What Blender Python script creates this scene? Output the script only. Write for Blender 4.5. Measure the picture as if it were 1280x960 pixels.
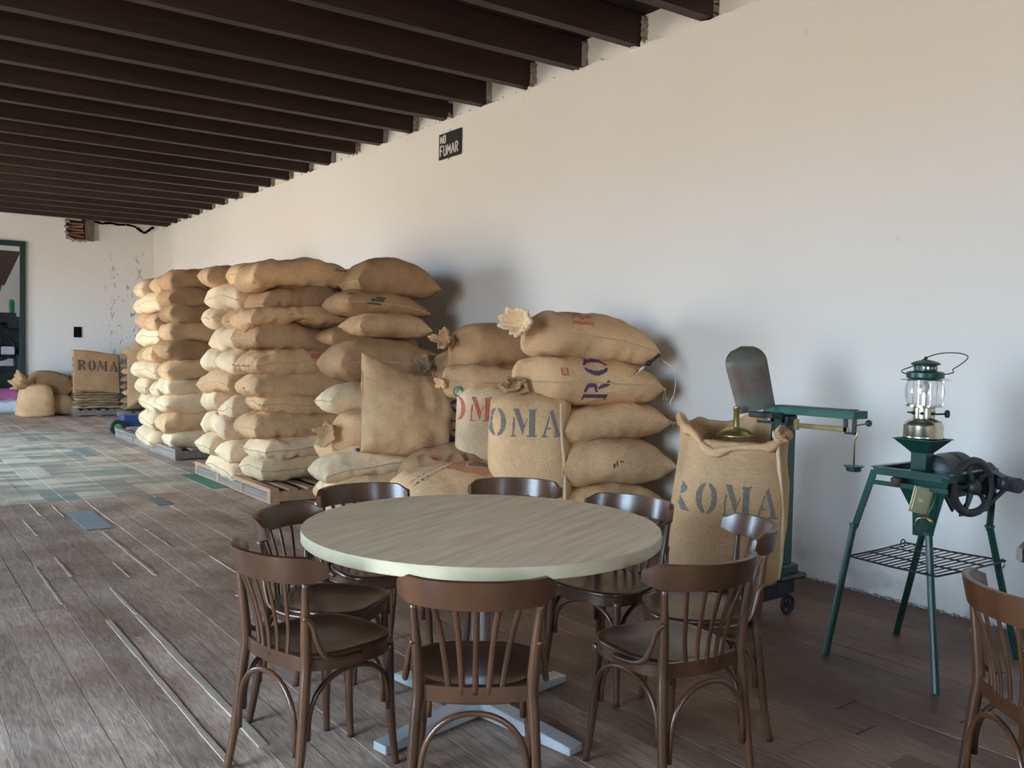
import bpy, bmesh, math, random
from math import sin, cos, pi, radians as rad
from mathutils import Vector as V, Matrix as M, noise
from mathutils.bvhtree import BVHTree
random.seed(7)
D = bpy.data
for o in list(D.objects): D.objects.remove(o)
SC = bpy.context.scene
COL = SC.collection

# ---------------------------------------------------------------- camera
cd = D.cameras.new('camera'); cam = D.objects.new('camera', cd); COL.objects.link(cam)
R = M(((0.8028870891558995, 0.00552825105192423, -0.5961054944446275),
       (-0.5957961106051541, 0.04096098260410435, -0.8020905139021888),
       (0.01998290906093918, 0.9991454530469591, 0.03618075456716008)))
cam.matrix_world = M.Translation((0, 0, 1.45)) @ R.to_4x4()
cd.sensor_width = 36; cd.lens = 1077 * 36 / 1280; cd.clip_start = .05
SC.camera = cam

# ---------------------------------------------------------------- world and daylight
SKY_UP = (.57, .78, 1.0); SKY_DOWN = (1.0, .86, .70)
W = D.worlds.new('daylight'); SC.world = W; W.use_nodes = True
nt = W.node_tree; nt.nodes.clear()
tc = nt.nodes.new('ShaderNodeTexCoord'); sx = nt.nodes.new('ShaderNodeSeparateXYZ')
cr = nt.nodes.new('ShaderNodeValToRGB'); mp = nt.nodes.new('ShaderNodeMapRange')
bg = nt.nodes.new('ShaderNodeBackground'); wo = nt.nodes.new('ShaderNodeOutputWorld')
nt.links.new(tc.outputs['Generated'], sx.inputs[0]); nt.links.new(sx.outputs[2], mp.inputs[0])
mp.inputs[1].default_value = -1; mp.inputs[2].default_value = 1
nt.links.new(mp.outputs[0], cr.inputs[0]); nt.links.new(cr.outputs[0], bg.inputs[0]); nt.links.new(bg.outputs[0], wo.inputs[0])
e = cr.color_ramp.elements
e[0].position = .485; e[0].color = (SKY_DOWN[0] * .55, SKY_DOWN[1] * .55, SKY_DOWN[2] * .55, 1)
e[1].position = .515; e[1].color = (*SKY_UP, 1)
bg.inputs[1].default_value = 14.0
SC.view_settings.view_transform = 'Standard'; SC.view_settings.look = 'None'
SC.view_settings.gamma = 1; SC.view_settings.use_curve_mapping = False
SC.view_settings.exposure = 1.08
# daylight openings of the unseen left side (y0, y1, z0, z1) and one behind the camera
LX = -3.6
OPEN = [(1.0, 3.4, .3, 3.2), (10.4, 13.8, .2, 3.2), (16.4, 17.8, .5, 3.2)]
def portal(loc, rot, sx_, sy_):
    l = D.lights.new('portal', 'AREA'); l.shape = 'RECTANGLE'; l.size = sx_; l.size_y = sy_
    l.cycles.is_portal = True
    o = D.objects.new('window_daylight_portal', l); COL.objects.link(o); o.location = loc; o.rotation_euler = rot
for a, b, c, d in OPEN:
    portal((LX - .2, (a + b) / 2, (c + d) / 2), (0, rad(-90), 0), d - c, b - a)
portal((.2, -2.7, 1.8), (rad(90), 0, 0), .8, 1.2)

# ---------------------------------------------------------------- helpers
def link(name, me, mat=None, parent=None, smooth=False):
    o = D.objects.new(name, me); COL.objects.link(o)
    if mat is not None and not me.materials: me.materials.append(mat)
    if parent is not None: o.parent = parent
    if smooth:
        me.shade_smooth()
    return o
def tag(o, label=None, cat=None, group=None, kind=None):
    if label: o['label'] = label
    if cat: o['category'] = cat
    if group: o['group'] = group
    if kind: o['kind'] = kind
    return o
def empty(name, loc=(0, 0, 0), rz=0, label=None, cat=None, group=None, kind=None):
    o = D.objects.new(name, None); COL.objects.link(o); o.location = loc; o.rotation_euler = (0, 0, rz)
    o.empty_display_size = .1
    return tag(o, label, cat, group, kind)
def copy_tree(o, parent=None):
    c = o.copy(); COL.objects.link(c); c.parent = parent
    for ch in list(o.children): copy_tree(ch, c)
    return c
class MB:
    def __init__(s): s.v = []; s.f = []
    def add(s, v, f, m=None):
        n = len(s.v)
        s.v += [tuple(m @ V(p)) if m is not None else tuple(p) for p in v]
        s.f += [tuple(i + n for i in q) for q in f]; return s
    def box(s, c, d, m=None, rz=0, ry=0, rx=0, taper=1):
        x, y, z = d[0] / 2, d[1] / 2, d[2] / 2
        t = taper
        v = [(-x, -y, -z), (x, -y, -z), (x, y, -z), (-x, y, -z), (-x*t, -y*t, z), (x*t, -y*t, z), (x*t, y*t, z), (-x*t, y*t, z)]
        mm = M.Translation(c) @ M.Rotation(rz, 4, 'Z') @ M.Rotation(ry, 4, 'Y') @ M.Rotation(rx, 4, 'X')
        if m is not None: mm = m @ mm
        return s.add(v, [(0,3,2,1),(4,5,6,7),(0,1,5,4),(1,2,6,5),(2,3,7,6),(3,0,4,7)], mm)
    def bar(s, a, b, w, h, up=(0, 0, 1)):
        a, b = V(a), V(b); d = (b - a); L = d.length; d.normalize()
        u = V(up); sdir = d.cross(u)
        if sdir.length < 1e-4: sdir = d.cross(V((1, 0, 0)))
        sdir.normalize(); u = sdir.cross(d)
        m = M(((d.x, sdir.x, u.x, 0), (d.y, sdir.y, u.y, 0), (d.z, sdir.z, u.z, 0), (0, 0, 0, 1)))
        m = M.Translation((a + b) / 2) @ m
        return s.box((0, 0, 0), (L, w, h), m)
    def tube(s, pts, r, n=8, ry=None, closed=False, cap=True, up=None):
        pts = [V(p) for p in pts]; N = len(pts)
        if not hasattr(r, '__len__'): r = [r] * N
        T = []
        for i in range(N):
            a = pts[(i - 1) % N] if (i > 0 or closed) else pts[i]
            b = pts[(i + 1) % N] if (i < N - 1 or closed) else pts[i]
            T.append((b - a).normalized())
        ref = V(up) if up else (V((0, 0, 1)) if abs(T[0].z) < .9 else V((1, 0, 0)))
        nrm = (ref - T[0] * ref.dot(T[0])).normalized()
        base = len(s.v)
        for i in range(N):
            nrm = (nrm - T[i] * nrm.dot(T[i]))
            nrm.normalize()
            bi = T[i].cross(nrm)
            r2 = (ry if ry is not None else r[i])
            if hasattr(r2, '__len__'): r2 = r2[i]
            for k in range(n):
                a = 2 * pi * k / n
                s.v.append(tuple(pts[i] + nrm * cos(a) * r2 + bi * sin(a) * r[i]))
        M_ = N if closed else N - 1
        for i in range(M_):
            for k in range(n):
                a = base + i * n + k; b = base + i * n + (k + 1) % n
                c = base + ((i + 1) % N) * n + (k + 1) % n; d = base + ((i + 1) % N) * n + k
                s.f.append((a, b, c, d))
        if cap and not closed:
            s.f.append(tuple(base + k for k in range(n))[::-1])
            s.f.append(tuple(base + (N - 1) * n + k for k in range(n)))
        return s
    def lathe(s, prof, n=24, m=None, close=True):
        b = len(s.v)
        for r, z in prof:
            for k in range(n):
                a = 2 * pi * k / n; p = V((r * cos(a), r * sin(a), z))
                s.v.append(tuple(m @ p if m is not None else p))
        for i in range(len(prof) - 1):
            for k in range(n):
                s.f.append((b + i*n + k, b + i*n + (k+1) % n, b + (i+1)*n + (k+1) % n, b + (i+1)*n + k))
        if close:
            s.f.append(tuple(b + k for k in range(n))[::-1]); s.f.append(tuple(b + (len(prof)-1)*n + k for k in range(n)))
        return s
    def prism(s, outline, z0, z1, m=None):
        n = len(outline)
        v = [(x, y, z0) for x, y in outline] + [(x, y, z1) for x, y in outline]
        f = [tuple(range(n))[::-1], tuple(range(n, 2*n))] + [(i, (i+1) % n, n + (i+1) % n, n + i) for i in range(n)]
        return s.add(v, f, m)
    def build(s, name, mat, parent=None, smooth=False, bevel=0, auto=None):
        me = D.meshes.new(name); me.from_pydata(s.v, [], s.f)
        bm = bmesh.new(); bm.from_mesh(me); bmesh.ops.recalc_face_normals(bm, faces=bm.faces)
        if bevel: bmesh.ops.bevel(bm, geom=bm.edges[:], offset=bevel, segments=1, affect='EDGES', clamp_overlap=True)
        bm.to_mesh(me); bm.free()
        o = link(name, me, mat, parent)
        if smooth:
            me.shade_smooth()
            if auto: me.set_sharp_from_angle(angle=rad(auto))
        return o

# ---------------------------------------------------------------- materials
def mat(name, col, rough=.6, metal=0, col2=None, scale=5, detail=4, bump=0, bscale=None, stretch=(1, 1, 1), obj_var=0, trans=0, ior=1.45, contrast=.25, emit=0, spec=.5, coat=0):
    m = D.materials.new(name); m.use_nodes = True; n = m.node_tree.nodes; l = m.node_tree.links
    b = n['Principled BSDF']; b.inputs['Roughness'].default_value = rough; b.inputs['Metallic'].default_value = metal
    b.inputs['Specular IOR Level'].default_value = spec
    if coat: b.inputs['Coat Weight'].default_value = coat; b.inputs['Coat Roughness'].default_value = .2
    b.inputs['Base Color'].default_value = (*col, 1)
    if trans: b.inputs['Transmission Weight'].default_value = trans; b.inputs['IOR'].default_value = ior
    t = n.new('ShaderNodeTexCoord'); mp = n.new('ShaderNodeMapping'); mp.inputs['Scale'].default_value = stretch
    l.new(t.outputs['Object'], mp.inputs[0])
    out = None
    if col2:
        no = n.new('ShaderNodeTexNoise'); no.inputs['Scale'].default_value = scale; no.inputs['Detail'].default_value = detail
        l.new(mp.outputs[0], no.inputs['Vector'])
        if obj_var:
            oi = n.new('ShaderNodeObjectInfo'); vm = n.new('ShaderNodeVectorMath'); vm.operation = 'ADD'
            cx = n.new('ShaderNodeMath'); cx.operation = 'MULTIPLY'; cx.inputs[1].default_value = 37
            l.new(oi.outputs['Random'], cx.inputs[0]); l.new(mp.outputs[0], vm.inputs[0]); l.new(cx.outputs[0], vm.inputs[1]); l.new(vm.outputs[0], no.inputs['Vector'])
        cr = n.new('ShaderNodeValToRGB'); cr.color_ramp.elements[0].position = .5 - contrast; cr.color_ramp.elements[1].position = .5 + contrast
        cr.color_ramp.elements[0].color = (*col, 1); cr.color_ramp.elements[1].color = (*col2, 1)
        l.new(no.outputs[0], cr.inputs[0]); out = cr.outputs[0]
    if obj_var:
        if out is None:
            rg = n.new('ShaderNodeRGB'); rg.outputs[0].default_value = (*col, 1); out = rg.outputs[0]
        oi = n.new('ShaderNodeObjectInfo'); mr = n.new('ShaderNodeMapRange'); mr.inputs[3].default_value = 1 - obj_var; mr.inputs[4].default_value = 1 + obj_var
        hs = n.new('ShaderNodeHueSaturation'); l.new(oi.outputs['Random'], mr.inputs[0]); l.new(mr.outputs[0], hs.inputs['Value']); l.new(out, hs.inputs['Color']); out = hs.outputs[0]
    if out is not None: l.new(out, b.inputs['Base Color'])
    if bump:
        n2 = n.new('ShaderNodeTexNoise'); n2.inputs['Scale'].default_value = bscale or scale * 4; n2.inputs['Detail'].default_value = 3
        l.new(mp.outputs[0], n2.inputs['Vector']); bp = n.new('ShaderNodeBump'); bp.inputs['Strength'].default_value = bump; bp.inputs['Distance'].default_value = .01
        l.new(n2.outputs[0], bp.inputs['Height']); l.new(bp.outputs[0], b.inputs['Normal'])
    return m

def burlap(name, c1, c2, var=.14, weave=.5):
    m = mat(name, c1, .92, col2=c2, scale=3.5, detail=5, obj_var=var, spec=.15, contrast=.3)
    n = m.node_tree.nodes; l = m.node_tree.links; b = n['Principled BSDF']
    t = n.new('ShaderNodeTexCoord'); outs = []
    for k, sc3 in enumerate(((330, 330, 26), (26, 330, 330), (330, 26, 330))):      # threads running three ways
        mq = n.new('ShaderNodeMapping'); mq.inputs['Scale'].default_value = sc3; l.new(t.outputs['Object'], mq.inputs[0])
        w = n.new('ShaderNodeTexNoise'); w.inputs['Scale'].default_value = 1; w.inputs['Detail'].default_value = 2; l.new(mq.outputs[0], w.inputs['Vector']); outs.append(w.outputs[0])
    a = n.new('ShaderNodeMath'); a.operation = 'ADD'; l.new(outs[0], a.inputs[0]); l.new(outs[1], a.inputs[1])
    a2 = n.new('ShaderNodeMath'); a2.operation = 'ADD'; l.new(a.outputs[0], a2.inputs[0]); l.new(outs[2], a2.inputs[1])
    cz = n.new('ShaderNodeTexNoise'); cz.inputs['Scale'].default_value = 9; cz.inputs['Detail'].default_value = 4; l.new(t.outputs['Object'], cz.inputs['Vector'])
    bq = n.new('ShaderNodeBump'); bq.inputs['Strength'].default_value = .55; bq.inputs['Distance'].default_value = .03; l.new(cz.outputs[0], bq.inputs['Height'])
    bp = n.new('ShaderNodeBump'); bp.inputs['Strength'].default_value = weave; bp.inputs['Distance'].default_value = .003
    l.new(a2.outputs[0], bp.inputs['Height']); l.new(bq.outputs[0], bp.inputs['Normal']); l.new(bp.outputs[0], b.inputs['Normal'])
    # thread-scale colour variation
    src = b.inputs['Base Color'].links[0].from_socket
    dn = n.new('ShaderNodeTexNoise'); dn.inputs['Scale'].default_value = 1.7; dn.inputs['Detail'].default_value = 6; oi2 = n.new('ShaderNodeObjectInfo'); vv2 = n.new('ShaderNodeVectorMath'); vv2.operation = 'ADD'
    m9 = n.new('ShaderNodeMath'); m9.operation = 'MULTIPLY'; m9.inputs[1].default_value = 91; l.new(oi2.outputs['Random'], m9.inputs[0]); l.new(t.outputs['Object'], vv2.inputs[0]); l.new(m9.outputs[0], vv2.inputs[1]); l.new(vv2.outputs[0], dn.inputs['Vector'])
    dr_ = n.new('ShaderNodeMapRange'); dr_.inputs[1].default_value = .32; dr_.inputs[2].default_value = .58; dr_.inputs[3].default_value = .70; dr_.inputs[4].default_value = 1.05; l.new(dn.outputs[0], dr_.inputs[0])
    mxd = n.new('ShaderNodeMix'); mxd.data_type = 'RGBA'; mxd.blend_type = 'MULTIPLY'; mxd.inputs[0].default_value = 1; l.new(src, mxd.inputs[6]); l.new(dr_.outputs[0], mxd.inputs[7]); src = mxd.outputs[2]
    mx = n.new('ShaderNodeMix'); mx.data_type = 'RGBA'; mx.blend_type = 'MULTIPLY'
    mr = n.new('ShaderNodeMapRange'); mr.inputs[1].default_value = 1.1; mr.inputs[2].default_value = 1.9; mr.inputs[3].default_value = .74; mr.inputs[4].default_value = 1.22
    l.new(a2.outputs[0], mr.inputs[0]); mx.inputs[0].default_value = 1
    l.new(src, mx.inputs[6]); l.new(mr.outputs[0], mx.inputs[7]); l.new(mx.outputs[2], b.inputs['Base Color'])
    return m
BUR = burlap('burlap_tan', (.62, .365, .180), (.75, .480, .265), .12)
BUR2 = burlap('burlap_pale', (.78, .545, .32), (.89, .665, .43), .08)
BUR3 = burlap('burlap_brown', (.41, .232, .115), (.54, .330, .175))
BURD = burlap('burlap_old', (.22, .15, .09), (.38, .26, .15))
INK = {'black': mat('ink_black', (.045, .04, .042), .9, col2=(.16, .13, .10), scale=60, contrast=.3),
       'grey': mat('ink_grey', (.10, .10, .10), .9, col2=(.30, .24, .17), scale=70, contrast=.35),
       'red': mat('ink_red', (.50, .06, .05), .9, col2=(.55, .20, .12), scale=60),
       'purple': mat('ink_purple', (.055, .028, .10), .9, col2=(.12, .07, .13), scale=60),
       'orange': mat('ink_orange', (.55, .16, .07), .9, col2=(.55, .28, .15), scale=50)}
TWINE = mat('twine', (.62, .52, .36), .9)
SEAM = mat('seam_thread', (.52, .38, .22), .95)
CHAIR = mat('dark_stained_beech', (.042, .0165, .008), .30, col2=(.120, .050, .021), scale=9, stretch=(1, 1, .25), obj_var=.2, coat=.3, contrast=.3)
SEATM = mat('dark_plywood_seat', (.040, .017, .010), .28, col2=(.075, .032, .017), scale=6, stretch=(.25, 1, 1), coat=.3)
CHROME = mat('chrome', (.75, .77, .80), .15, 1)
STEELP = mat('grey_steel', (.62, .66, .70), .35, .6)
GREEN = mat('green_enamel', (.006, .042, .032), .35, 0, col2=(.009, .058, .043), scale=8)
GREENL = mat('green_enamel_light', (.014, .12, .08), .4, 0, col2=(.012, .085, .06), scale=8)
IRON = mat('dark_iron', (.022, .027, .030), .45, .3, col2=(.045, .048, .05), scale=12, bump=.2)
IRONG = mat('black_green_iron', (.018, .030, .030), .42, .3, col2=(.03, .05, .048), scale=12, bump=.15)
BRASS = mat('aged_brass', (.52, .40, .16), .35, .9, col2=(.38, .28, .12), scale=12)
NICKEL = mat('nickel', (.66, .64, .52), .22, .95, col2=(.52, .50, .38), scale=5)
OAK = mat('weathered_board', (.17, .135, .11), .8, col2=(.30, .245, .20), scale=6, stretch=(4, .4, 4), bump=.4, bscale=30, obj_var=.25)
PLK = mat('pallet_brown', (.34, .19, .10), .8, col2=(.46, .29, .17), scale=5, stretch=(4, .5, 4), bump=.3, obj_var=.2)
DARK = mat('dark_void', (.012, .011, .011), .9)

def plaster(name, base=(.80, .775, .735), stain=(.52, .43, .33), cracks=False):
    m = mat(name, base, .92, spec=.15)
    n = m.node_tree.nodes; l = m.node_tree.links; b = n['Principled BSDF']
    t = n.new('ShaderNodeTexCoord')
    n1 = n.new('ShaderNodeTexNoise'); n1.inputs['Scale'].default_value = .7; n1.inputs['Detail'].default_value = 6
    n2 = n.new('ShaderNodeTexNoise'); n2.inputs['Scale'].default_value = 9; n2.inputs['Detail'].default_value = 5
    n3 = n.new('ShaderNodeTexNoise'); n3.inputs['Scale'].default_value = 4.2; n3.inputs['Detail'].default_value = 2
    for q in (n1, n2, n3): l.new(t.outputs['Object'], q.inputs['Vector'])
    r1 = n.new('ShaderNodeMapRange'); r1.inputs[1].default_value = .35; r1.inputs[2].default_value = .7; r1.inputs[3].default_value = 0; r1.inputs[4].default_value = .16
    l.new(n1.outputs[0], r1.inputs[0])
    mx = n.new('ShaderNodeMix'); mx.data_type = 'RGBA'; mx.inputs[6].default_value = (*base, 1); mx.inputs[7].default_value = (base[0]*.86, base[1]*.80, base[2]*.74, 1)
    l.new(r1.outputs[0], mx.inputs[0])
    # small dirt specks
    r2 = n.new('ShaderNodeMapRange'); r2.inputs[1].default_value = .72; r2.inputs[2].default_value = .80; r2.inputs[4].default_value = .35
    l.new(n2.outputs[0], r2.inputs[0])
    mx2 = n.new('ShaderNodeMix'); mx2.data_type = 'RGBA'; mx2.inputs[7].default_value = (*stain, 1)
    l.new(r2.outputs[0], mx2.inputs[0]); l.new(mx.outputs[2], mx2.inputs[6]); last = mx2.outputs[2]
    # scuffed dirty foot of the wall (dirt near the floor)
    g = n.new('ShaderNodeNewGeometry'); sp = n.new('ShaderNodeSeparateXYZ'); l.new(g.outputs['Position'], sp.inputs[0])
    r3 = n.new('ShaderNodeMapRange'); r3.inputs[1].default_value = .55; r3.inputs[2].default_value = .0; r3.inputs[3].default_value = 0; r3.inputs[4].default_value = .55; r3.clamp = True
    l.new(sp.outputs[2], r3.inputs[0])
    r4 = n.new('ShaderNodeMapRange'); r4.inputs[1].default_value = .52; r4.inputs[2].default_value = .68; l.new(n3.outputs[0], r4.inputs[0])
    mu = n.new('ShaderNodeMath'); mu.operation = 'MULTIPLY'; l.new(r3.outputs[0], mu.inputs[0]); l.new(r4.outputs[0], mu.inputs[1])
    mx3 = n.new('ShaderNodeMix'); mx3.data_type = 'RGBA'; mx3.inputs[7].default_value = (.38, .36, .34, 1)
    l.new(mu.outputs[0], mx3.inputs[0]); l.new(last, mx3.inputs[6]); last = mx3.outputs[2]
    if cracks:   # flaking patch in the corner
        mpp = n.new('ShaderNodeMapping'); mpp.inputs['Scale'].default_value = (5, 1, 1.6); l.new(t.outputs['Object'], mpp.inputs[0])
        vo = n.new('ShaderNodeTexNoise'); vo.inputs['Scale'].default_value = 2.6; vo.inputs['Detail'].default_value = 4; vo.inputs['Distortion'].default_value = 1.2; l.new(mpp.outputs[0], vo.inputs['Vector'])
        rv = n.new('ShaderNodeMapRange'); rv.inputs[1].default_value = .60; rv.inputs[2].default_value = .66; l.new(vo.outputs[0], rv.inputs[0])
        xa = n.new('ShaderNodeMapRange'); xa.inputs[1].default_value = 3.9; xa.inputs[2].default_value = 4.2; l.new(sp.outputs[0], xa.inputs[0])
        xb = n.new('ShaderNodeMapRange'); xb.inputs[1].default_value = 4.95; xb.inputs[2].default_value = 4.7; l.new(sp.outputs[0], xb.inputs[0])
        za = n.new('ShaderNodeMapRange'); za.inputs[1].default_value = 3.6; za.inputs[2].default_value = 3.1; l.new(sp.outputs[2], za.inputs[0])
        p = rv.outputs[0]
        for q in (xa, xb, za):
            mm = n.new('ShaderNodeMath'); mm.operation = 'MULTIPLY'; l.new(p, mm.inputs[0]); l.new(q.outputs[0], mm.inputs[1]); p = mm.outputs[0]
        mx4 = n.new('ShaderNodeMix'); mx4.data_type = 'RGBA'; mx4.inputs[7].default_value = (.34, .30, .26, 1)
        l.new(p, mx4.inputs[0]); l.new(last, mx4.inputs[6]); last = mx4.outputs[2]
    l.new(last, b.inputs['Base Color'])
    bp = n.new('ShaderNodeBump'); bp.inputs['Strength'].default_value = .25; bp.inputs['Distance'].default_value = .02
    ad = n.new('ShaderNodeMath'); ad.operation = 'ADD'; l.new(n2.outputs[0], ad.inputs[0]); l.new(n3.outputs[0], ad.inputs[1])
    l.new(ad.outputs[0], bp.inputs['Height']); l.new(bp.outputs[0], b.inputs['Normal'])
    return m
PLASTER = plaster('white_plaster'); PLASTERC = plaster('white_plaster_flaking', cracks=True)

def floorboard():
    m = D.materials.new('worn_floorboard'); m.use_nodes = True; n = m.node_tree.nodes; l = m.node_tree.links; b = n['Principled BSDF']
    g = n.new('ShaderNodeNewGeometry'); oi = n.new('ShaderNodeObjectInfo')
    mp = n.new('ShaderNodeMapping'); mp.inputs['Scale'].default_value = (1, .09, 1); l.new(g.outputs['Position'], mp.inputs[0])
    off = n.new('ShaderNodeVectorMath'); off.operation = 'ADD'; mul = n.new('ShaderNodeMath'); mul.operation = 'MULTIPLY'; mul.inputs[1].default_value = 50
    l.new(oi.outputs['Random'], mul.inputs[0]); l.new(mp.outputs[0], off.inputs[0]); l.new(mul.outputs[0], off.inputs[1])
    gr = n.new('ShaderNodeTexNoise'); gr.inputs['Scale'].default_value = 80; gr.inputs['Detail'].default_value = 5; gr.inputs['Distortion'].default_value = 1.3; l.new(off.outputs[0], gr.inputs['Vector'])
    big = n.new('ShaderNodeTexNoise'); big.inputs['Scale'].default_value = 1.6; big.inputs['Detail'].default_value = 6; l.new(g.outputs['Position'], big.inputs['Vector'])
    c = n.new('ShaderNodeValToRGB'); l.new(gr.outputs[0], c.inputs[0])
    el = c.color_ramp.elements; el[0].position = .3; el[0].color = (.31, .225, .18, 1); el[1].position = .70; el[1].color = (.70, .565, .47, 1)
    c2 = n.new('ShaderNodeValToRGB'); l.new(big.outputs[0], c2.inputs[0]); e2 = c2.color_ramp.elements; e2[0].position = .35; e2[0].color = (.66, .58, .53, 1); e2[1].position = .65; e2[1].color = (1.15, 1.12, 1.10, 1)
    mx = n.new('ShaderNodeMix'); mx.data_type = 'RGBA'; mx.blend_type = 'MULTIPLY'; mx.inputs[0].default_value = 1; l.new(c.outputs[0], mx.inputs[6]); l.new(c2.outputs[0], mx.inputs[7])
    hs = n.new('ShaderNodeHueSaturation'); mr = n.new('ShaderNodeMapRange'); mr.inputs[3].default_value = .78; mr.inputs[4].default_value = 1.22; l.new(oi.outputs['Random'], mr.inputs[0]); l.new(mr.outputs[0], hs.inputs['Value']); l.new(mx.outputs[2], hs.inputs['Color'])
    # painted shade: near boards darken to the right, where less window light falls
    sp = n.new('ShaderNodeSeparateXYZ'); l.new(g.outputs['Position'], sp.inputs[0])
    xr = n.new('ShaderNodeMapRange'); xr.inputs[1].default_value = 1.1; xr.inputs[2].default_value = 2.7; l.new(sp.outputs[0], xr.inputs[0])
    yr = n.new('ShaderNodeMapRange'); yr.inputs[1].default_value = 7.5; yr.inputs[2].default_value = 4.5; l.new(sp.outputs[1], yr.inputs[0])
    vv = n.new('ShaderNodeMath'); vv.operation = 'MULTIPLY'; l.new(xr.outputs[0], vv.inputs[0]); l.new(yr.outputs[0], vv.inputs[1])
    v8 = n.new('ShaderNodeMath'); v8.operation = 'MULTIPLY'; v8.inputs[1].default_value = FLOOR_SHADE; l.new(vv.outputs[0], v8.inputs[0])
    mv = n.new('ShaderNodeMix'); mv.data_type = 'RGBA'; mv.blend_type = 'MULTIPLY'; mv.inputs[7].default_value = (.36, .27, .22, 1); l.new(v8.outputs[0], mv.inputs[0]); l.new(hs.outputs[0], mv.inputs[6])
    # grey-green and cream courses on the part of the floor beyond y = 8.8
    def mth(op, p, q=None, v=None):
        k = n.new('ShaderNodeMath'); k.operation = op; l.new(p, k.inputs[0])
        if q is not None: l.new(q, k.inputs[1])
        if v is not None: k.inputs[1].default_value = v
        return k.outputs[0]
    sn = mth('SNAP', mth('ADD', sp.outputs[0], v=-.1050), v=.295)
    cb = n.new('ShaderNodeCombineXYZ'); l.new(mth('MULTIPLY', sn, v=17.3), cb.inputs[0]); l.new(sp.outputs[1], cb.inputs[1])
    pz = n.new('ShaderNodeTexNoise'); pz.inputs['Scale'].default_value = 1.1; pz.inputs['Detail'].default_value = 1; l.new(cb.outputs[0], pz.inputs['Vector'])
    st = n.new('ShaderNodeTexNoise'); st.inputs['Scale'].default_value = 1; st.inputs['Detail'].default_value = 2
    ms = n.new('ShaderNodeMapping'); ms.inputs['Scale'].default_value = (.5, 3.2, 1); l.new(g.outputs['Position'], ms.inputs[0]); l.new(ms.outputs[0], st.inputs['Vector'])
    sm_ = mth('ADD', mth('MULTIPLY', pz.outputs[0], v=.75), mth('MULTIPLY', st.outputs[0], v=.6))
    br = n.new('ShaderNodeValToRGB'); l.new(sm_, br.inputs[0]); eb = br.color_ramp.elements
    eb[0].position = .60; eb[0].color = (.27, .33, .28, 1); eb[1].position = .70; eb[1].color = (.80, .76, .60, 1)
    zr = n.new('ShaderNodeMapRange'); zr.inputs[1].default_value = 8.78; zr.inputs[2].default_value = 8.86; l.new(sp.outputs[1], zr.inputs[0])
    zr2 = n.new('ShaderNodeMapRange'); zr2.inputs[1].default_value = 16.4; zr2.inputs[2].default_value = 15.6; l.new(sp.outputs[1], zr2.inputs[0])
    zx = n.new('ShaderNodeMapRange'); zx.inputs[1].default_value = 3.2; zx.inputs[2].default_value = 2.1; zx.inputs[4].default_value = .85; l.new(sp.outputs[0], zx.inputs[0])
    nz = n.new('ShaderNodeMapRange'); nz.inputs[1].default_value = .35; nz.inputs[2].default_value = .6; nz.inputs[3].default_value = .45; l.new(big.outputs[0], nz.inputs[0])
    p = zr.outputs[0]
    for q in (zr2, zx, nz):
        mm = n.new('ShaderNodeMath'); mm.operation = 'MULTIPLY'; l.new(p, mm.inputs[0]); l.new(q.outputs[0], mm.inputs[1]); p = mm.outputs[0]
    m3 = n.new('ShaderNodeMix'); m3.data_type = 'RGBA'; l.new(p, m3.inputs[0]); l.new(mv.outputs[2], m3.inputs[6]); l.new(br.outputs[0], m3.inputs[7])
    l.new(m3.outputs[2], b.inputs['Base Color'])
    rr = n.new('ShaderNodeMapRange'); rr.inputs[3].default_value = .42; rr.inputs[4].default_value = .68; l.new(gr.outputs[0], rr.inputs[0]); l.new(rr.outputs[0], b.inputs['Roughness'])
    b.inputs['Specular IOR Level'].default_value = .4
    bp = n.new('ShaderNodeBump'); bp.inputs['Strength'].default_value = .35; bp.inputs['Distance'].default_value = .004; l.new(gr.outputs[0], bp.inputs['Height']); l.new(bp.outputs[0], b.inputs['Normal'])
    return m
FLOOR_SHADE = .95
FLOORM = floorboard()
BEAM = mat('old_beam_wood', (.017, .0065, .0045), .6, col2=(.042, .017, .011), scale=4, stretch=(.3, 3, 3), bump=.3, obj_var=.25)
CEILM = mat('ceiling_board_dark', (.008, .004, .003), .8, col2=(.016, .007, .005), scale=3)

# ================================================================ SETTING
WX, WY, HC = 4.968, 19.9, 3.94
# floor: dark subfloor with boards laid along the room
fl = MB().box(((LX + 5.0) / 2, 8.5, -.05), (5.0 - LX + .4, 23.0, .05)).build('floor', mat('subfloor', (.03, .022, .018), .95)); tag(fl, kind='structure')
BW = .1475; k0 = math.ceil((.25 - .99) / BW) - 1
stuff = MB(); shared = {}
x = .99 + BW * k0
while x > LX: x -= BW
while x < WX - .01:
    x1 = min(x + BW, WX + .02)
    y = -2.9 + random.uniform(0, 1.5); y0 = -2.9
    seg = []
    while y0 < 19.8:
        y1 = min(y0 + random.choice((3.2, 3.9, 4.4)), 19.95)
        if y0 == -2.9: y1 = y0 + random.uniform(3.4, 5.2)
        if y1 > 18.4: y1 = 19.95
        seg.append((y0, y1)); y0 = y1
    for a, b in seg:
        dz = random.uniform(-.0025, .0015); gap = .0011 if random.random() > .12 else .0035
        c = ((x + x1) / 2, (a + b) / 2, -.0125 + dz); d = (x1 - x - 2 * gap, b - a - .004, .025)
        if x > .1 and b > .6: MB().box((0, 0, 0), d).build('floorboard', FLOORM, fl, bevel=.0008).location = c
        else: stuff.box(c, d)
    x = x1
so = stuff.build('floorboards_out_of_view', FLOORM, fl); so['kind'] = 'stuff'
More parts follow.
